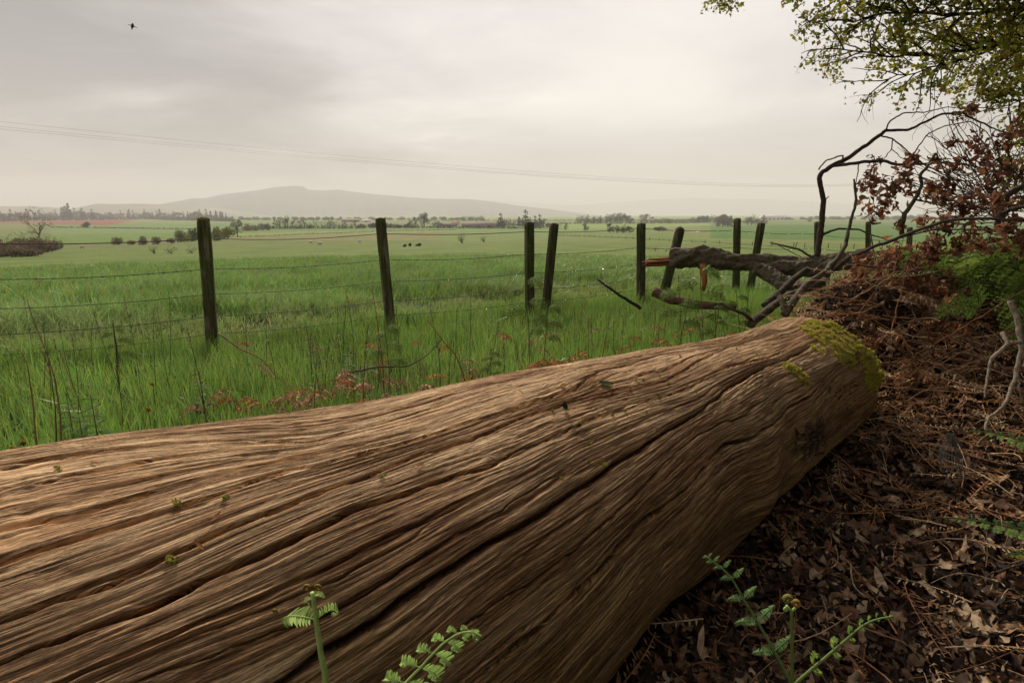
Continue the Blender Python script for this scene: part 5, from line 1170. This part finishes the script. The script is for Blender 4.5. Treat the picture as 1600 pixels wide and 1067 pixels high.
# small fragments
x, y, r = litter_pts(34000, 72); n_ = len(x); z = terrain(x, y) + r.uniform(-.005, .02, n_); v, t = lobed(n_, .015, 1.2, r, np.stack([x, y, z], -1), np.array([0, 0, 1.]) + r.normal(size=(n_, 3))*.5); g.add(v, None, t, leafcols(n_, r, LITP))
lo_ = g.build('leaf_litter', M_dead); tag(lo_, 'thick brown litter of dead leaves and leaf scraps on the woodland floor', kind='stuff')
g = Geo(); x, y, r = litter_pts(7500, 73, 1.2); s, l = sl_of(x, y); k = (r.random(len(x)) < .12 + .9*sm(s, 2.3, 3.6)); x, y = x[k], y[k]
for a, b in zip(x, y):   # straw-like bracken stalks and curled frond scraps
    z = float(terrain(a, b)) + r.uniform(.01, .10); an = r.uniform(0, 6.28); L = r.uniform(.06, .32); d = np.array([math.cos(an), math.sin(an), r.uniform(-.25, .25)])
    p = np.array([a, b, z]); m_ = p + d*L*.5 + r.normal(size=3)*[.02, .02, .025]; e = p + d*L + r.normal(size=3)*.02
    e[2] = max(e[2], float(terrain(e[0], e[1]))+.005)
    w = r.uniform(.0012, .0032); c = np.array([(.62, .34, .15), (.50, .24, .10), (.72, .50, .29), (.32, .16, .08)][r.integers(0, 4)])*r.uniform(.6, 1.2)
    P = np.array([p, p*.25+m_*.5+e*.25 + d*0, e]); P = smoothline([p, m_, e], 6); g.tube(P, np.linspace(w, w*.5, 6), 4, c, cap=False)
    if r.random() < .45:
        sd = np.cross(d, [0, 0, 1.]); sd /= np.linalg.norm(sd)
        for j in range(10):
            q_ = P[0] + (P[-1]-P[0])*(j+1)/11
            for s2 in (-1, 1): leaflet(g, q_, sd*s2 + d*.5 + np.array([0, 0, r.uniform(-.4, .6)]), np.array([0, 0, 1.]), L*.10*r.uniform(.6, 1.3), .006, c*r.uniform(.7, 1.2), r.uniform(-.4, .8))
bl = g.build('bracken_litter', M_dead); tag(bl, 'straw-like brown dead bracken stalks strewn round the log end', kind='stuff')
ST = [((1345, 862), (1365, 905), (1400, 935), (1468, 1012), 'long reddish stick slanting down across the litter at lower right', .0045, (.17, .075, .05)), ((1262, 797), (1300, 796), (1330, 788), (1352, 776), 'curved brown stick in the shade right of the log', .004, (.09, .05, .035)), ((1390, 752), (1405, 775), (1430, 810), (1455, 862), 'thin pale stem bending down through the middle of the litter', .0018, (.28, .20, .12)), ((1600, 900), (1550, 908), (1520, 925), (1490, 945), 'thin twig reaching in from the right edge over the litter', .0022, (.15, .09, .06)), ((1418, 955), (1440, 968), (1460, 980), (1470, 985), 'short orange-brown stalk below the unfurling fern tip', .0022, (.3, .16, .07)), ((1270, 1062), (1300, 1040), (1330, 1030), (1352, 1020), 'brown stick lying between the fern stems at the bottom', .0045, (.09, .05, .035)), ((1385, 790), (1372, 820), (1364, 826), (1350, 850), 'thin stalk leaning left in the middle of the litter', .0018, (.22, .15, .09)), ((1440, 1035), (1462, 1012), (1490, 1008), (1500, 1000), 'orange twig just above the bottom right corner leaves', .0028, (.24, .12, .06)), ((1458, 602), (1490, 610), (1508, 635), (1495, 668), 'orange-brown bracken stalk looping below the fern litter', .003, (.32, .15, .07)), ((1370, 695), (1400, 690), (1450, 682), (1480, 678), 'straight stalk lying right of the dark hollow by the log end', .0022, (.22, .13, .07)), ((1420, 560), (1450, 568), (1500, 572), (1560, 562), 'long level stick across the bracken litter right of the mossy log end', .004, (.2, .13, .09)), ((1392, 640), (1402, 668), (1412, 700), (1416, 730), 'thin stem standing in the hollow right of the log end', .0018, (.2, .12, .07)), ((1545, 600), (1560, 640), (1563, 700), (1572, 740), 'reddish stalk hanging at the right below the pale branch', .003, (.26, .12, .06))]
for i, s4 in enumerate(ST):
    P = []
    for (a, b) in s4[:4]: q_ = ground_hit(a, b, 12); P.append(q_ + [0, 0, .03 + .015*r6.random()])
    g = Geo(); P = smoothline(P, 22, .006, i); g.tube(P, np.linspace(s4[5], s4[5]*.5, 22), 6, s4[6], rough=.2, seed=i); o = g.build('stick', M_twig, None, True, origin=P[0]); tag(o, s4[4], 'stick')
for i in range(64):
    a, b = r6.uniform(1290, 1600), r6.uniform(455, 640)
    if b > 470 + (a-1290)*1.1 and a < 1400: continue
    q_ = ground_hit(a, b, 12) + [0, 0, r6.uniform(.03, .16)]; an = r6.uniform(0, 6.28); L = r6.uniform(.2, .7); d = np.array([math.cos(an), math.sin(an)*.6, r6.uniform(-.1, .7)])*L; w = r6.uniform(.0018, .005); g = Geo()
    P = smoothline([q_, q_ + d*.5 + r6.normal(size=3)*.035, q_ + d], 16, .008, i); P[:, 2] = np.maximum(P[:, 2], terrain(P[:, 0], P[:, 1]) + .015); g.tube(P, np.linspace(w, w*.4, 16), 6, np.array([(.22, .14, .09), (.30, .20, .12), (.12, .08, .055), (.34, .16, .08)][i % 4])*r6.uniform(.7, 1.3), rough=.2, seed=i); o = g.build('stick', M_twig, None, True, origin=P[0]); tag(o, 'thin dead stick lying tangled in the brown heap behind the log end', 'stick', 'sticks tangled in the heap')
for i in range(24):
    a, b = r6.uniform(1300, 1600), r6.uniform(470, 600)
    if b > 480 + (a-1300)*1.0 and a < 1400: continue
    q_ = ground_hit(a, b, 12) + [0, 0, .04]; n_ = 4; cc = np.array([(.40, .20, .09), (.34, .14, .06), (.42, .27, .15)][i % 3])
    fern_thing('dead_bracken', 'dead bracken', 'curled rusty dead bracken in the heap behind and right of the mossy log end', 'dead bracken in the heap', q_, [dict(d=(math.cos(t_a), math.sin(t_a), r6.uniform(.1, .8)), L=r6.uniform(.22, .42), w=.085, n=7, droop=1.2, rad=.0025, bare=.15) for t_a in r6.uniform(0, 6.28, n_)], cc, cc*.8, 900+i, M_dead, .5, 5)
# big foreground dead leaves, each a thing
BL = [(1440, 1040, .075, 'large brown curled dead leaf at the bottom edge right of the ferns'), (1375, 925, .06, 'upright pale brown leaf just above the unfurling fern tip'), (1400, 985, .055, 'flat tan lobed leaf in the lower right litter'), (1280, 905, .06, 'dull brown leaf in the shade left of the curled fern heads'), (1520, 975, .07, 'broad pale lobed leaf at lower right'), (1500, 880, .06, 'tan leaf left of the right-edge fern'), (1350, 840, .06, 'brown leaf under the thin pale stem'), (1570, 1000, .075, 'long orange-brown leaf standing at the lower right corner'), (1245, 888, .06, 'greyish leaf beside the log underside'), (1455, 660, .06, 'long pale leaf lying in the hollow right of the log end'), (1325, 770, .035, 'small pinkish leaf in the dark beside the log'), (1430, 800, .05, 'leaf below the fan of dark fibres'), (1560, 760, .06, 'pale yellowish leaf at the right above the lower fern'), (1495, 610, .07, 'big crumpled tan leaf below the pale forked branch')]
for i, (a, b, sz, lab) in enumerate(BL):
    c = ground_hit(a, b, 12) + np.array([0, 0, .035]); v, t = lobed(1, sz, .9, r6, c[None], (np.array([-.2, -.5, 1.]))[None]); g = Geo(); g.add(v, None, t, np.array(LITP[[2, 5, 2, 0, 5, 2, 0, 2, 5, 5, 0, 2, 5, 2][i]])*1.15); o = g.build('dead_leaf', M_dead, None, origin=c); tag(o, lab, 'leaf')
# fan of dark fibres
c0 = ground_hit(1500, 690, 12); root = None; g = Geo()
for i in range(60):
    u = r6.random(); a = at(1480 + 12*u, 676+4*r6.random(), 2.05); b = at(1452+78*u + r6.uniform(-4, 4), 700+48*math.sin(u*2.4) + r6.uniform(-4, 4), 1.95)
    P = smoothline([a, (a+b)/2 + [0, 0, .012], b], 7, .002, i); g.tube(P, .0006, 3, (.10, .09, .08), cap=False)
o = g.build('root_fibres', M_twig, None, origin=c0); tag(o, 'fan of fine dark root fibres lying on the litter right of the log end', 'fibres')
# ---- green bracken on the bank at right
for i in range(40):
    a, Y = r6.uniform(1445, 1680), r6.uniform(3.5, 5.6)
    if a < 1480 and Y < 4.2: continue
    b = at(a, 450, Y); b[2] = terrain(b[0], b[1]); n_ = 5
    hgt = r6.uniform(.72, 1.05) if a > 1500 else r6.uniform(.50, .72)
    fr = [dict(d=(math.cos(q_), math.sin(q_), r6.uniform(.9, 2.0)), L=hgt*r6.uniform(.9, 1.25), w=hgt*.30, n=12, droop=1.9, rad=.003, bare=.3) for q_ in r6.uniform(0, 6.28, n_)]
    fern_thing('bracken', 'fern', 'lush green bracken in the mass covering the bank at the right edge', 'green bracken on the right bank', b, fr, np.array([.24, .35, .065])*r6.uniform(.75, 1.3), (.10, .11, .04), 500+i, None, 0, 9)
for a, b_, Y, rx, lab in ((1505, 462, 2.9, -1, 'bright green flat fern frond in front of the right bank, pointing left'), (1445, 420, 3.5, -.3, 'feathery green fern in the gap between the hanging brown leaves'), (1560, 440, 3.0, .4, 'bright fern frond in front of the dark branch at the right')):
    b = at(a+25, b_+22, Y); fern_thing('fern', 'fern', lab, None, b, [dict(d=(rx, -.1, .35), L=.30, w=.10, n=11, droop=.8, up=(0, -.9, .6), rad=.002, bare=.1), dict(d=(rx*.3, -.1, .8), L=.24, w=.08, n=9, droop=.8, up=(0, -.9, .6), rad=.002, bare=.1)], (.17, .28, .05), (.12, .16, .04), int(a), None, 0, 7)
# ---- foreground ferns
FG = (.44, .58, .18)
def spiral(c, r0, turns, ax, ay, n=26, grow=1.0):
    t = np.linspace(0, 1, n); rr = r0*(1-t*.82); a = t*turns*2*np.pi
    return c + (rr*np.cos(a))[:, None]*ax + (rr*np.sin(a))[:, None]*ay
def pinna(gs, gl, p, d, up, L, col, seed, curl=1.2, n=9, w=.38, tip=True):
    """a young pinna: curved midrib with folded leaflets, curling at its tip"""
    r = np.random.default_rng(seed); d = np.array(d, float); d /= np.linalg.norm(d); up = np.array(up, float); s = np.cross(d, up); s /= np.linalg.norm(s); up = np.cross(s, d); up /= np.linalg.norm(up)
    m = 16; q = [np.array(p)]; D = [d]; dd = d; gl = gl.new(); gs = gl
    for i in range(m):
        a = -curl*(i/m)**1.3*.30; dd = dd*math.cos(a) + up*math.sin(a)*1.0; dd /= np.linalg.norm(dd); up2 = np.cross(s, dd); up = up2; q.append(q[-1]+dd*L/m); D.append(dd)
    q = np.array(q); gs.tube(q, np.linspace(L*.022, L*.010, m+1), 5, np.array(col)*1.1, cap=False)
    for i in range(2, m+1):
        u = i/m; ll = L*w*(math.sin(min(1, u*1.25+.15)*np.pi*.62))*(1-u*.55)
        for s2 in (-1, 1):
            e = s*s2*.8 + D[i]*.55 - up*(.25+.7*u) + r.normal(size=3)*.12; e /= np.linalg.norm(e); cc = np.array(col)*r.uniform(.7, 1.3)
            nn = np.cross(e, D[i])*s2; P0 = q[i]; k = 4; pts_l, pts_r = [], []
            e2 = e.copy()
            pos = P0.copy()
            Lf = []
            for j in range(k+1):
                v = j/k; wd = ll*.24*math.sin(np.pi*min(1, v*.85+.12)); Lf.append((pos+D[i]*wd*.5, pos-D[i]*wd*.5)); e2 = e2 - up*.22*curl + r.normal(size=3)*.05; e2 /= np.linalg.norm(e2); pos = pos + e2*ll/k
            V = np.array([x for pr in Lf for x in pr]); fc = [[2*j, 2*j+1, 2*j+3, 2*j+2] for j in range(k)]; gl.add(V, fc, None, cc)
def curl_head(gs, c, r0, ax, ay, col, rad):
    P = spiral(c, r0, 1.6, ax, ay); gs.tube(P, np.linspace(rad, rad*.55, len(P)), 7, col)
    r = np.random.default_rng(int(abs(c[0])*1e4) % 999)
    for k in range(2, len(P)-1): # bumpy young leaflets along the coil
        for s2 in (-1, 1): 
            q_ = P[k] + np.cross(ax, ay)*s2*rad*.9; gs.tube([q_ - (P[k]-c)*.05, q_ + (P[k]-c)*.25], [rad*.5, rad*.25], 5, np.array(col)*r.uniform(.7, 1.3))
X_, Y_, Z_ = np.eye(3)
def fern_stem(gs, pts, r0, r1, col=FG): P = smoothline(px3(pts), 26, .0008, int(pts[0][0])); gs.tube(P, np.linspace(r0, r1, 26), 8, col); return P
def toground(p): return np.array([p[0], p[1]-.02, float(terrain(p[0], p[1]))])
GOLD = (.30, .20, .035)
# A: left foreground fern
Y = .48; root = empty('young_fern', toground(at(514, 1100, Y))); tag(root, 'young fern with two curled tips rising in front of the log at lower left', 'fern')
gs, gl = Geo(), GeoSet(); st = at(520, 1110, Y); P = fern_stem(gs, [(520, 1110, Y), (508, 1060, Y), (500, 1010, Y), (494, 968, Y), (488, 925, Y)], .0036, .0022); gs.tube(smoothline([root.location, st*.3+np.array(root.location)*.7, st], 8), .0037, 7, FG)
j = at(494, 968, Y)
pinna(gs, gl, j, (-1, 0, .28), (-.2, -.35, 1), .046, (.40, .56, .16), 1, 1.0); pinna(gs, gl, j, (.8, 0, .75), (0, -.45, 1), .034, (.40, .56, .16), 2, 1.9)
pinna(gs, gl, at(490, 935, Y), (-1, -.1, -.2), (0, -.4, 1), .016, FG, 3, 1.5); pinna(gs, gl, at(490, 928, Y), (1, 0, .1), (0, -.3, 1), .014, FG, 4, 1)
curl_head(gs, at(479, 918, Y), .0034, X_, Z_, GOLD, .0011); curl_head(gs, at(497, 918, Y), .0034, -X_, Z_, GOLD, .0011); curl_head(gs, at(430, 955, Y), .0026, -X_, Z_, GOLD, .0009); curl_head(gs, at(477, 944, Y), .0022, X_, Z_, GOLD, .0008)
gs.build('stem', M_stem, root, True); gl.build('frond', M_leaf, root)
# B: second foreground fern leaning right
Y = .45; root = empty('young_fern', toground(at(600, 1120, Y))); tag(root, 'young fern leaning right across the log bottom with paired drooping leaflets and a curled end', 'fern')
gs, gl = Geo(), GeoSet(); P = fern_stem(gs, [(590, 1130, Y), (620, 1080, Y), (645, 1055, Y), (668, 1030, Y), (690, 1008, Y), (712, 990, Y), (735, 984, Y), (748, 990, Y), (750, 1002, Y)], .0020, .0008); gs.tube(smoothline([root.location, np.array(root.location)*.5+P[0]*.5, P[0]], 8), .0022, 7, FG)
for i, (a, b, L) in enumerate(((630, 1066, .024), (655, 1042, .024), (676, 1020, .020), (696, 1002, .017), (715, 988, .013), (732, 984, .010))):
    p = at(a, b, Y); pinna(gs, gl, p, (-.75, 0, .35), (0, -.5, 1), L*1.2, (.42, .60, .18), 20+i, 1.6, w=.45); pinna(gs, gl, p, (.9, 0, -.35), (.3, -.5, 1), L*1.5, (.40, .58, .17), 40+i, 1.8, w=.45)
curl_head(gs, at(745, 996, Y), .004, X_, Z_, FG, .0011)
gs.build('stem', M_stem, root, True); gl.build('frond', M_leaf, root)
c = at(753, 988, .56); 
# C: three-armed fern at lower right
Y = .95; root = empty('young_fern', toground(at(1232, 1090, Y))); tag(root, 'three-armed young fern with golden curled crozier standing in the litter at bottom right', 'fern'); gs, gl = Geo(), GeoSet()
j = at(1238, 1072, Y); gs.tube(smoothline([root.location, np.array(root.location)*.4+j*.6, j], 10), .0045, 8, FG)
P1 = fern_stem(gs, [(1238, 1072, Y), (1215, 1025, Y), (1188, 980, Y), (1162, 935, Y), (1138, 895, Y), (1118, 880, Y), (1102, 868, Y)], .0034, .0016, (.20, .30, .09)); P2 = fern_stem(gs, [(1238, 1072, Y), (1237, 1020, Y), (1238, 985, Y), (1237, 955, Y)], .0040, .0032, (.20, .25, .06)); P3 = fern_stem(gs, [(1238, 1072, Y), (1272, 1042, Y), (1300, 1018, Y), (1330, 992, Y), (1352, 974, Y), (1375, 965, Y), (1394, 963, Y)], .0034, .0014, (.20, .30, .08))
for i, (a, b, L) in enumerate(((1210, 1017, .040), (1183, 970, .040), (1162, 934, .030), (1146, 902, .024), (1130, 886, .018), (1115, 877, .014), (1106, 870, .010))):
    p = at(a, b, Y); pinna(gs, gl, p, (-1, -.1, .12), (0, -.7, 1), L*1.25, (.24, .40, .14), 60+i, .9, w=.3); pinna(gs, gl, p, (.65, -.1, .9), (-.3, -.7, .6), L*1.25, (.24, .40, .14), 80+i, .7, w=.3)
for i, (a, b, L) in enumerate(((1272, 1042, .030), (1303, 1017, .027), (1328, 994, .020), (1345, 980, .016), (1358, 972, .013), (1370, 966, .011), (1382, 963, .009))):
    p = at(a, b, Y); pinna(gs, gl, p, (-.3, -.1, 1), (-.8, -.5, -.1), L*1.5, (.38, .56, .14), 100+i, 2.2, w=.42); pinna(gs, gl, p, (.6, -.1, -.5), (.3, -.7, .6), L*1.1, (.38, .56, .14), 120+i, 2.2, w=.42)
curl_head(gs, at(1230, 936, Y), .0088, X_, Z_, (.26, .24, .05), .0034); curl_head(gs, at(1244, 943, Y), .0078, -X_, Z_, (.42, .25, .05), .0032); curl_head(gs, at(1228, 952, Y), .005, X_, Z_, FG, .002)
gs.tube([P2[-1], at(1244, 948, Y)], .0028, 7, FG); gs.tube([P2[-1], at(1229, 946, Y)], .0026, 7, FG)
curl_head(gs, at(1393, 965, Y), .0045, -X_, Z_, (.24, .36, .08), .0018)
gs.build('stem', M_stem, root, True); gl.build('frond', M_leaf, root)
# D: fern fronds reaching in from the right edge
for i, (pts, Y, lab) in enumerate((([(1660, 705), (1600, 690), (1570, 680), (1540, 674), (1512, 674)], 1.9, 'topmost of the green fern fronds reaching in from the right edge over the litter'), ([(1660, 830), (1600, 827), (1560, 820), (1520, 812), (1478, 808)], 1.5, 'middle green fern frond reaching in from the right edge, folded leaflets'), ([(1660, 872), (1610, 866), (1590, 864), (1574, 866)], 1.4, 'lowest small golden-green fern tip at the right edge'))):
    pts3 = [(a, b, Y) for a, b in pts]; root = empty('young_fern', toground(at(1680, pts[0][1]+30, Y))); tag(root, lab, 'fern'); gs, gl = Geo(), GeoSet()
    P = fern_stem(gs, pts3, .0035, .0014, (.13, .2, .06)); gs.tube(smoothline([root.location, P[0] + [.04, 0, -.05], P[0]], 8), .0036, 6, (.13, .2, .06))
    for k in range(14):
        p = P[4 + int(k*1.5)] if 4+int(k*1.5) < 26 else P[-1]; L = .058*(1-k/17)
        pinna(gs, gl, p, (-.5, -.4, -.8), (-.4, -.8, .6), L, (.46, .66, .22) if i < 2 else (.6, .6, .12), 200+i*40+k, 1.3, w=.42); pinna(gs, gl, p, (-.3, .5, .75), (-.5, -.8, .2), L*.7, (.13, .28, .09), 220+i*40+k, 1.5, w=.42)
    curl_head(gs, P[-1] - [0, 0, .003], .005, -X_, Z_, (.3, .33, .07), .0018); gs.build('stem', M_stem, root, True); gl.build('frond', M_leaf, root)
# ---- overhanging tree
M_can = leafmat('canopy_leaf', .5, .7, .1)
r7 = np.random.default_rng(77)
TB = np.array([9.2, 4.6, 0.0]); TB[2] = terrain(TB[0], TB[1]) - .1
tree = empty('overhanging_tree', TB); tag(tree, 'spring-leaved broadleaf tree whose fine twigs and small leaves overhang the top right corner', 'tree')
tg = Geo(); P = smoothline([TB, TB + [.05, .1, 1.6], TB + [-.1, .1, 3.2], TB + [-.2, 0, 5.0], TB + [-.1, -.2, 7.0]], 40, .03, 2); tg.tube(P, np.linspace(.34, .14, 40), 24, (.09, .08, .06), rough=.2, seed=4); tg.build('trunk', M_bark, tree, True)
BT = (.045, .038, .028); SEG = []   # twig segments that carry leaves: (pos, dir)
def wander(p, d, L, n, wig, droop, r):
    pts = [p]; 
    for i in range(n):
        d = d + r.normal(size=3)*wig + np.array([0, 0, -droop]); d = d/np.linalg.norm(d); pts.append(pts[-1]+d*L/n)
    return np.array(pts)
def shoot(g, p, d, L, rad, lv, r, want=None):
    pts = wander(p, d, L, 8 if lv else 12, .14, .03, r); g.tube(pts, np.linspace(rad, rad*.35, len(pts)), 6 if lv < 2 else 3, BT, cap=False)
    if lv >= 2:
        for k in range(1, len(pts)): SEG.append((pts[k], pts[k]-pts[k-1]))
        return
    nb = (9, 4)[lv]
    for i in range(nb):
        k = int(r.integers(2, len(pts))); dd = pts[k]-pts[k-1]; dd /= np.linalg.norm(dd); t = r.normal(size=3)*[1, 1, .6]; t -= (t@dd)*dd; t /= np.linalg.norm(t)
        nd = dd*.75 + t*.75; shoot(g, pts[k], nd/np.linalg.norm(nd), L*r.uniform(.35, .6), rad*.42, lv+1, r)
LIM = [([(1780, 60, 6.0), (1600, 40, 5.8), (1500, 52, 5.9), (1400, 45, 6.1), (1335, 62, 6.3)], .030), ([(1780, 130, 6.0), (1600, 92, 6.0), (1500, 108, 6.1), (1400, 118, 6.3), (1320, 104, 6.5)], .026),
       ([(1780, 0, 6.4), (1600, 85, 6.5), (1480, 130, 6.6), (1390, 150, 6.7)], .022), ([(1800, -90, 6.2), (1560, -40, 6.2), (1400, -5, 6.4), (1290, -2, 6.6)], .026),
       ([(1780, -150, 6.4), (1500, -70, 6.6), (1330, -10, 6.8), (1255, 12, 7.0)], .024), ([(1500, -110, 6.6), (1330, -60, 7.0), (1210, -20, 7.4), (1140, 20, 7.6)], .018),
       ([(1780, 10, 5.5), (1640, 5, 5.4), (1520, 15, 5.4), (1440, 10, 5.6), (1370, 28, 5.8)], .024), ([(1780, 150, 6.6), (1680, 160, 6.6), (1610, 180, 6.7), (1560, 190, 6.9)], .020), ([(1790, 190, 6.4), (1680, 230, 6.5), (1630, 260, 6.6), (1590, 300, 6.8)], .020), ([(1780, 60, 7.2), (1600, 60, 7.0), (1540, 90, 7.2), (1470, 95, 7.4)], .020), ([(1780, 30, 6.8), (1660, 90, 6.8), (1580, 135, 6.9), (1530, 160, 7.0)], .018)]
for li, (pts, rad) in enumerate(LIM):
    g = Geo(); Pl = smoothline(px3([(a_, b_-28, c_) for a_, b_, c_ in pts]), 30, .03, li)
    st = P[24 + li] if li != 5 else None
    if st is not None: Pc = smoothline([st, st*.5 + Pl[0]*.5 + [0, 0, .25], Pl[0]], 12, .02, li); g.tube(Pc, np.linspace(.07, rad, 12), 10, BT, rough=.15)
    g.tube(Pl, np.linspace(rad, rad*.25, 30), 8, BT, rough=.2, cap=False)
    for k in range(5, 30):
        dd = Pl[k]-Pl[k-1]; dd /= np.linalg.norm(dd)
        for q_ in range(2 if k % 2 else 1):
            t = r7.normal(size=3)*[.8, .8, .75]; t -= (t@dd)*dd; t[2] = t[2] if r7.random() < .5 else abs(t[2]); t /= np.linalg.norm(t); nd = dd*.7 + t*.7; thin = .6 if li in (4, 5) else 1
            shoot(g, Pl[k], nd/np.linalg.norm(nd), r7.uniform(.35, .62)*thin, rad*.35, 1, r7)
    g.build('limb', M_twig, tree)
def leafmesh(P, D, n_per, size, r, pal):
    P = np.repeat(P, n_per, 0) + r.normal(size=(len(P)*n_per, 3))*.022; n = len(P); a = r.normal(size=(n, 3)) + np.array([0, 0, -.3]); a /= np.linalg.norm(a, axis=1)[:, None]
    b = np.cross(a, r.normal(size=(n, 3))); b /= np.linalg.norm(b, axis=1)[:, None]; nn = np.cross(a, b); s = size*r.uniform(.5, 1.3, n)[:, None]
    V = np.stack([P, P + a*s*.45 + b*s*.36 + nn*s*.1, P + a*s, P + a*s*.45 - b*s*.36 + nn*s*.1], 1).reshape(-1, 3); i = np.arange(n)[:, None]*4
    c = np.array(pal)[r.integers(0, len(pal), n)]*r.uniform(.7, 1.4, n)[:, None]; return V, np.concatenate([i+[[0, 1, 2]], i+[[0, 2, 3]]]), np.repeat(c, 4, 0)
SP = np.array([s[0] for s in SEG]); SD = np.array([s[1] for s in SEG])
print('twig segs', len(SP))
sx_, sy_ = topix(SP); keep = (r7.random(len(SP)) < .62) & ((sy_ < 172) | (sx_ > 1560))
V, T_, C_ = leafmesh(SP[keep], SD[keep], 2, .052, r7, [(.40, .36, .06), (.30, .29, .055), (.48, .42, .06), (.20, .22, .045), (.34, .22, .05), (.32, .40, .06)])
g = Geo(); g.add(V, None, T_, C_)
# shading crown overhead and behind, outside the frame
n = 80; cs = np.stack([r7.uniform(.9, 9, n), r7.uniform(-5, 6.4, n), r7.uniform(3.7, 6.0, n)], -1); cs[:30, 0] = r7.uniform(1.6, 5.0, 30); cs[:30, 1] = r7.uniform(1.5, 4.6, 30); cs[30:, 0] = np.maximum(cs[30:, 0], 1.6)
us = np.stack([r7.uniform(2.2, 8, 30), r7.uniform(-6, .3, 30), r7.uniform(.8, 3.6, 30)], -1); us[20:, 0] = r7.uniform(-2, 3, 10); us[20:, 1] = r7.uniform(-6, -2.2, 10); cs = np.concatenate([cs, us]); n = len(cs); v, q, c = clump_cloud(cs, r7.uniform(.8, 1.4, n), 100000, .09, (.10, .12, .03), 9)  # us: low unseen understory clumps, added to darken the log flank
px_, py_ = topix(v); vis = ((py_ > -60) & (px_ < 1680) & (v[:, 1] > .5)).reshape(-1, 4).any(1); v = v.reshape(-1, 4, 3)[~vis].reshape(-1, 3); c = c.reshape(-1, 4, 3)[~vis].reshape(-1, 3); g.add(v, np.arange(len(v)).reshape(-1, 4), None, c)
g.build('crown', M_can, tree)
g = Geo()
for i in range(14):
    e = cs[i*2]; st = P[20+i]; g.tube(smoothline([st, st*.5+e*.5+[0, 0, .3], e], 14, .05, i), np.linspace(.08, .02, 14), 8, BT, rough=.2)
g.build('limb', M_bark, tree)
# second tree further down the edge, its foliage filling the right margin
def edgetree(base, cx, n, seed, label):
    b = np.array(base, float); b[2] = terrain(b[0], b[1]); root = empty('field_edge_tree', b); tag(root, label, 'tree'); r = np.random.default_rng(seed); tg = Geo(); top = b + [0, 0, 5.5]; tg.tube(smoothline([b, b+[.1, 0, 2.5], top], 20, .05, seed), np.linspace(.2, .05, 20), 12, (.07, .06, .045), rough=.2); tg.build('trunk', M_bark, root, True)
    cs = np.array(cx) + b; g2 = Geo()
    for c_ in cs:
        s_ = b + [0, 0, max(.8, (c_-b)[2]*.6)]
        g2.tube(smoothline([s_, (s_+c_)/2, c_], 10, .06, seed), np.linspace(.05, .012, 10), 6, BT)
        for j in range(16):
            d = r.normal(size=3); d /= np.linalg.norm(d); g2.tube(wander(c_, d, .75, 6, .2, .02, r), np.linspace(.008, .002, 7), 3, BT, cap=False)
    g2.build('limb', M_twig, root); v, q, c = clump_cloud(cs, [.75]*len(cs), n, .028, (.11, .14, .03), seed); g3 = Geo(); g3.add(v, q, None, c); g3.build('crown', M_leaf, root)
edgetree((11.2, 10.2, 0), [(-.9, 0, 3.0), (-.6, .3, 2.2), (-.5, -.3, 3.6), (-.2, 0, 1.6), (.4, 0, 3.2), (-.1, .4, 4.4), (-.4, .2, 1.1), (.6, 0, 1.8)], 11000, 5, 'green leafy tree down the field edge filling the right margin behind the dead crown')
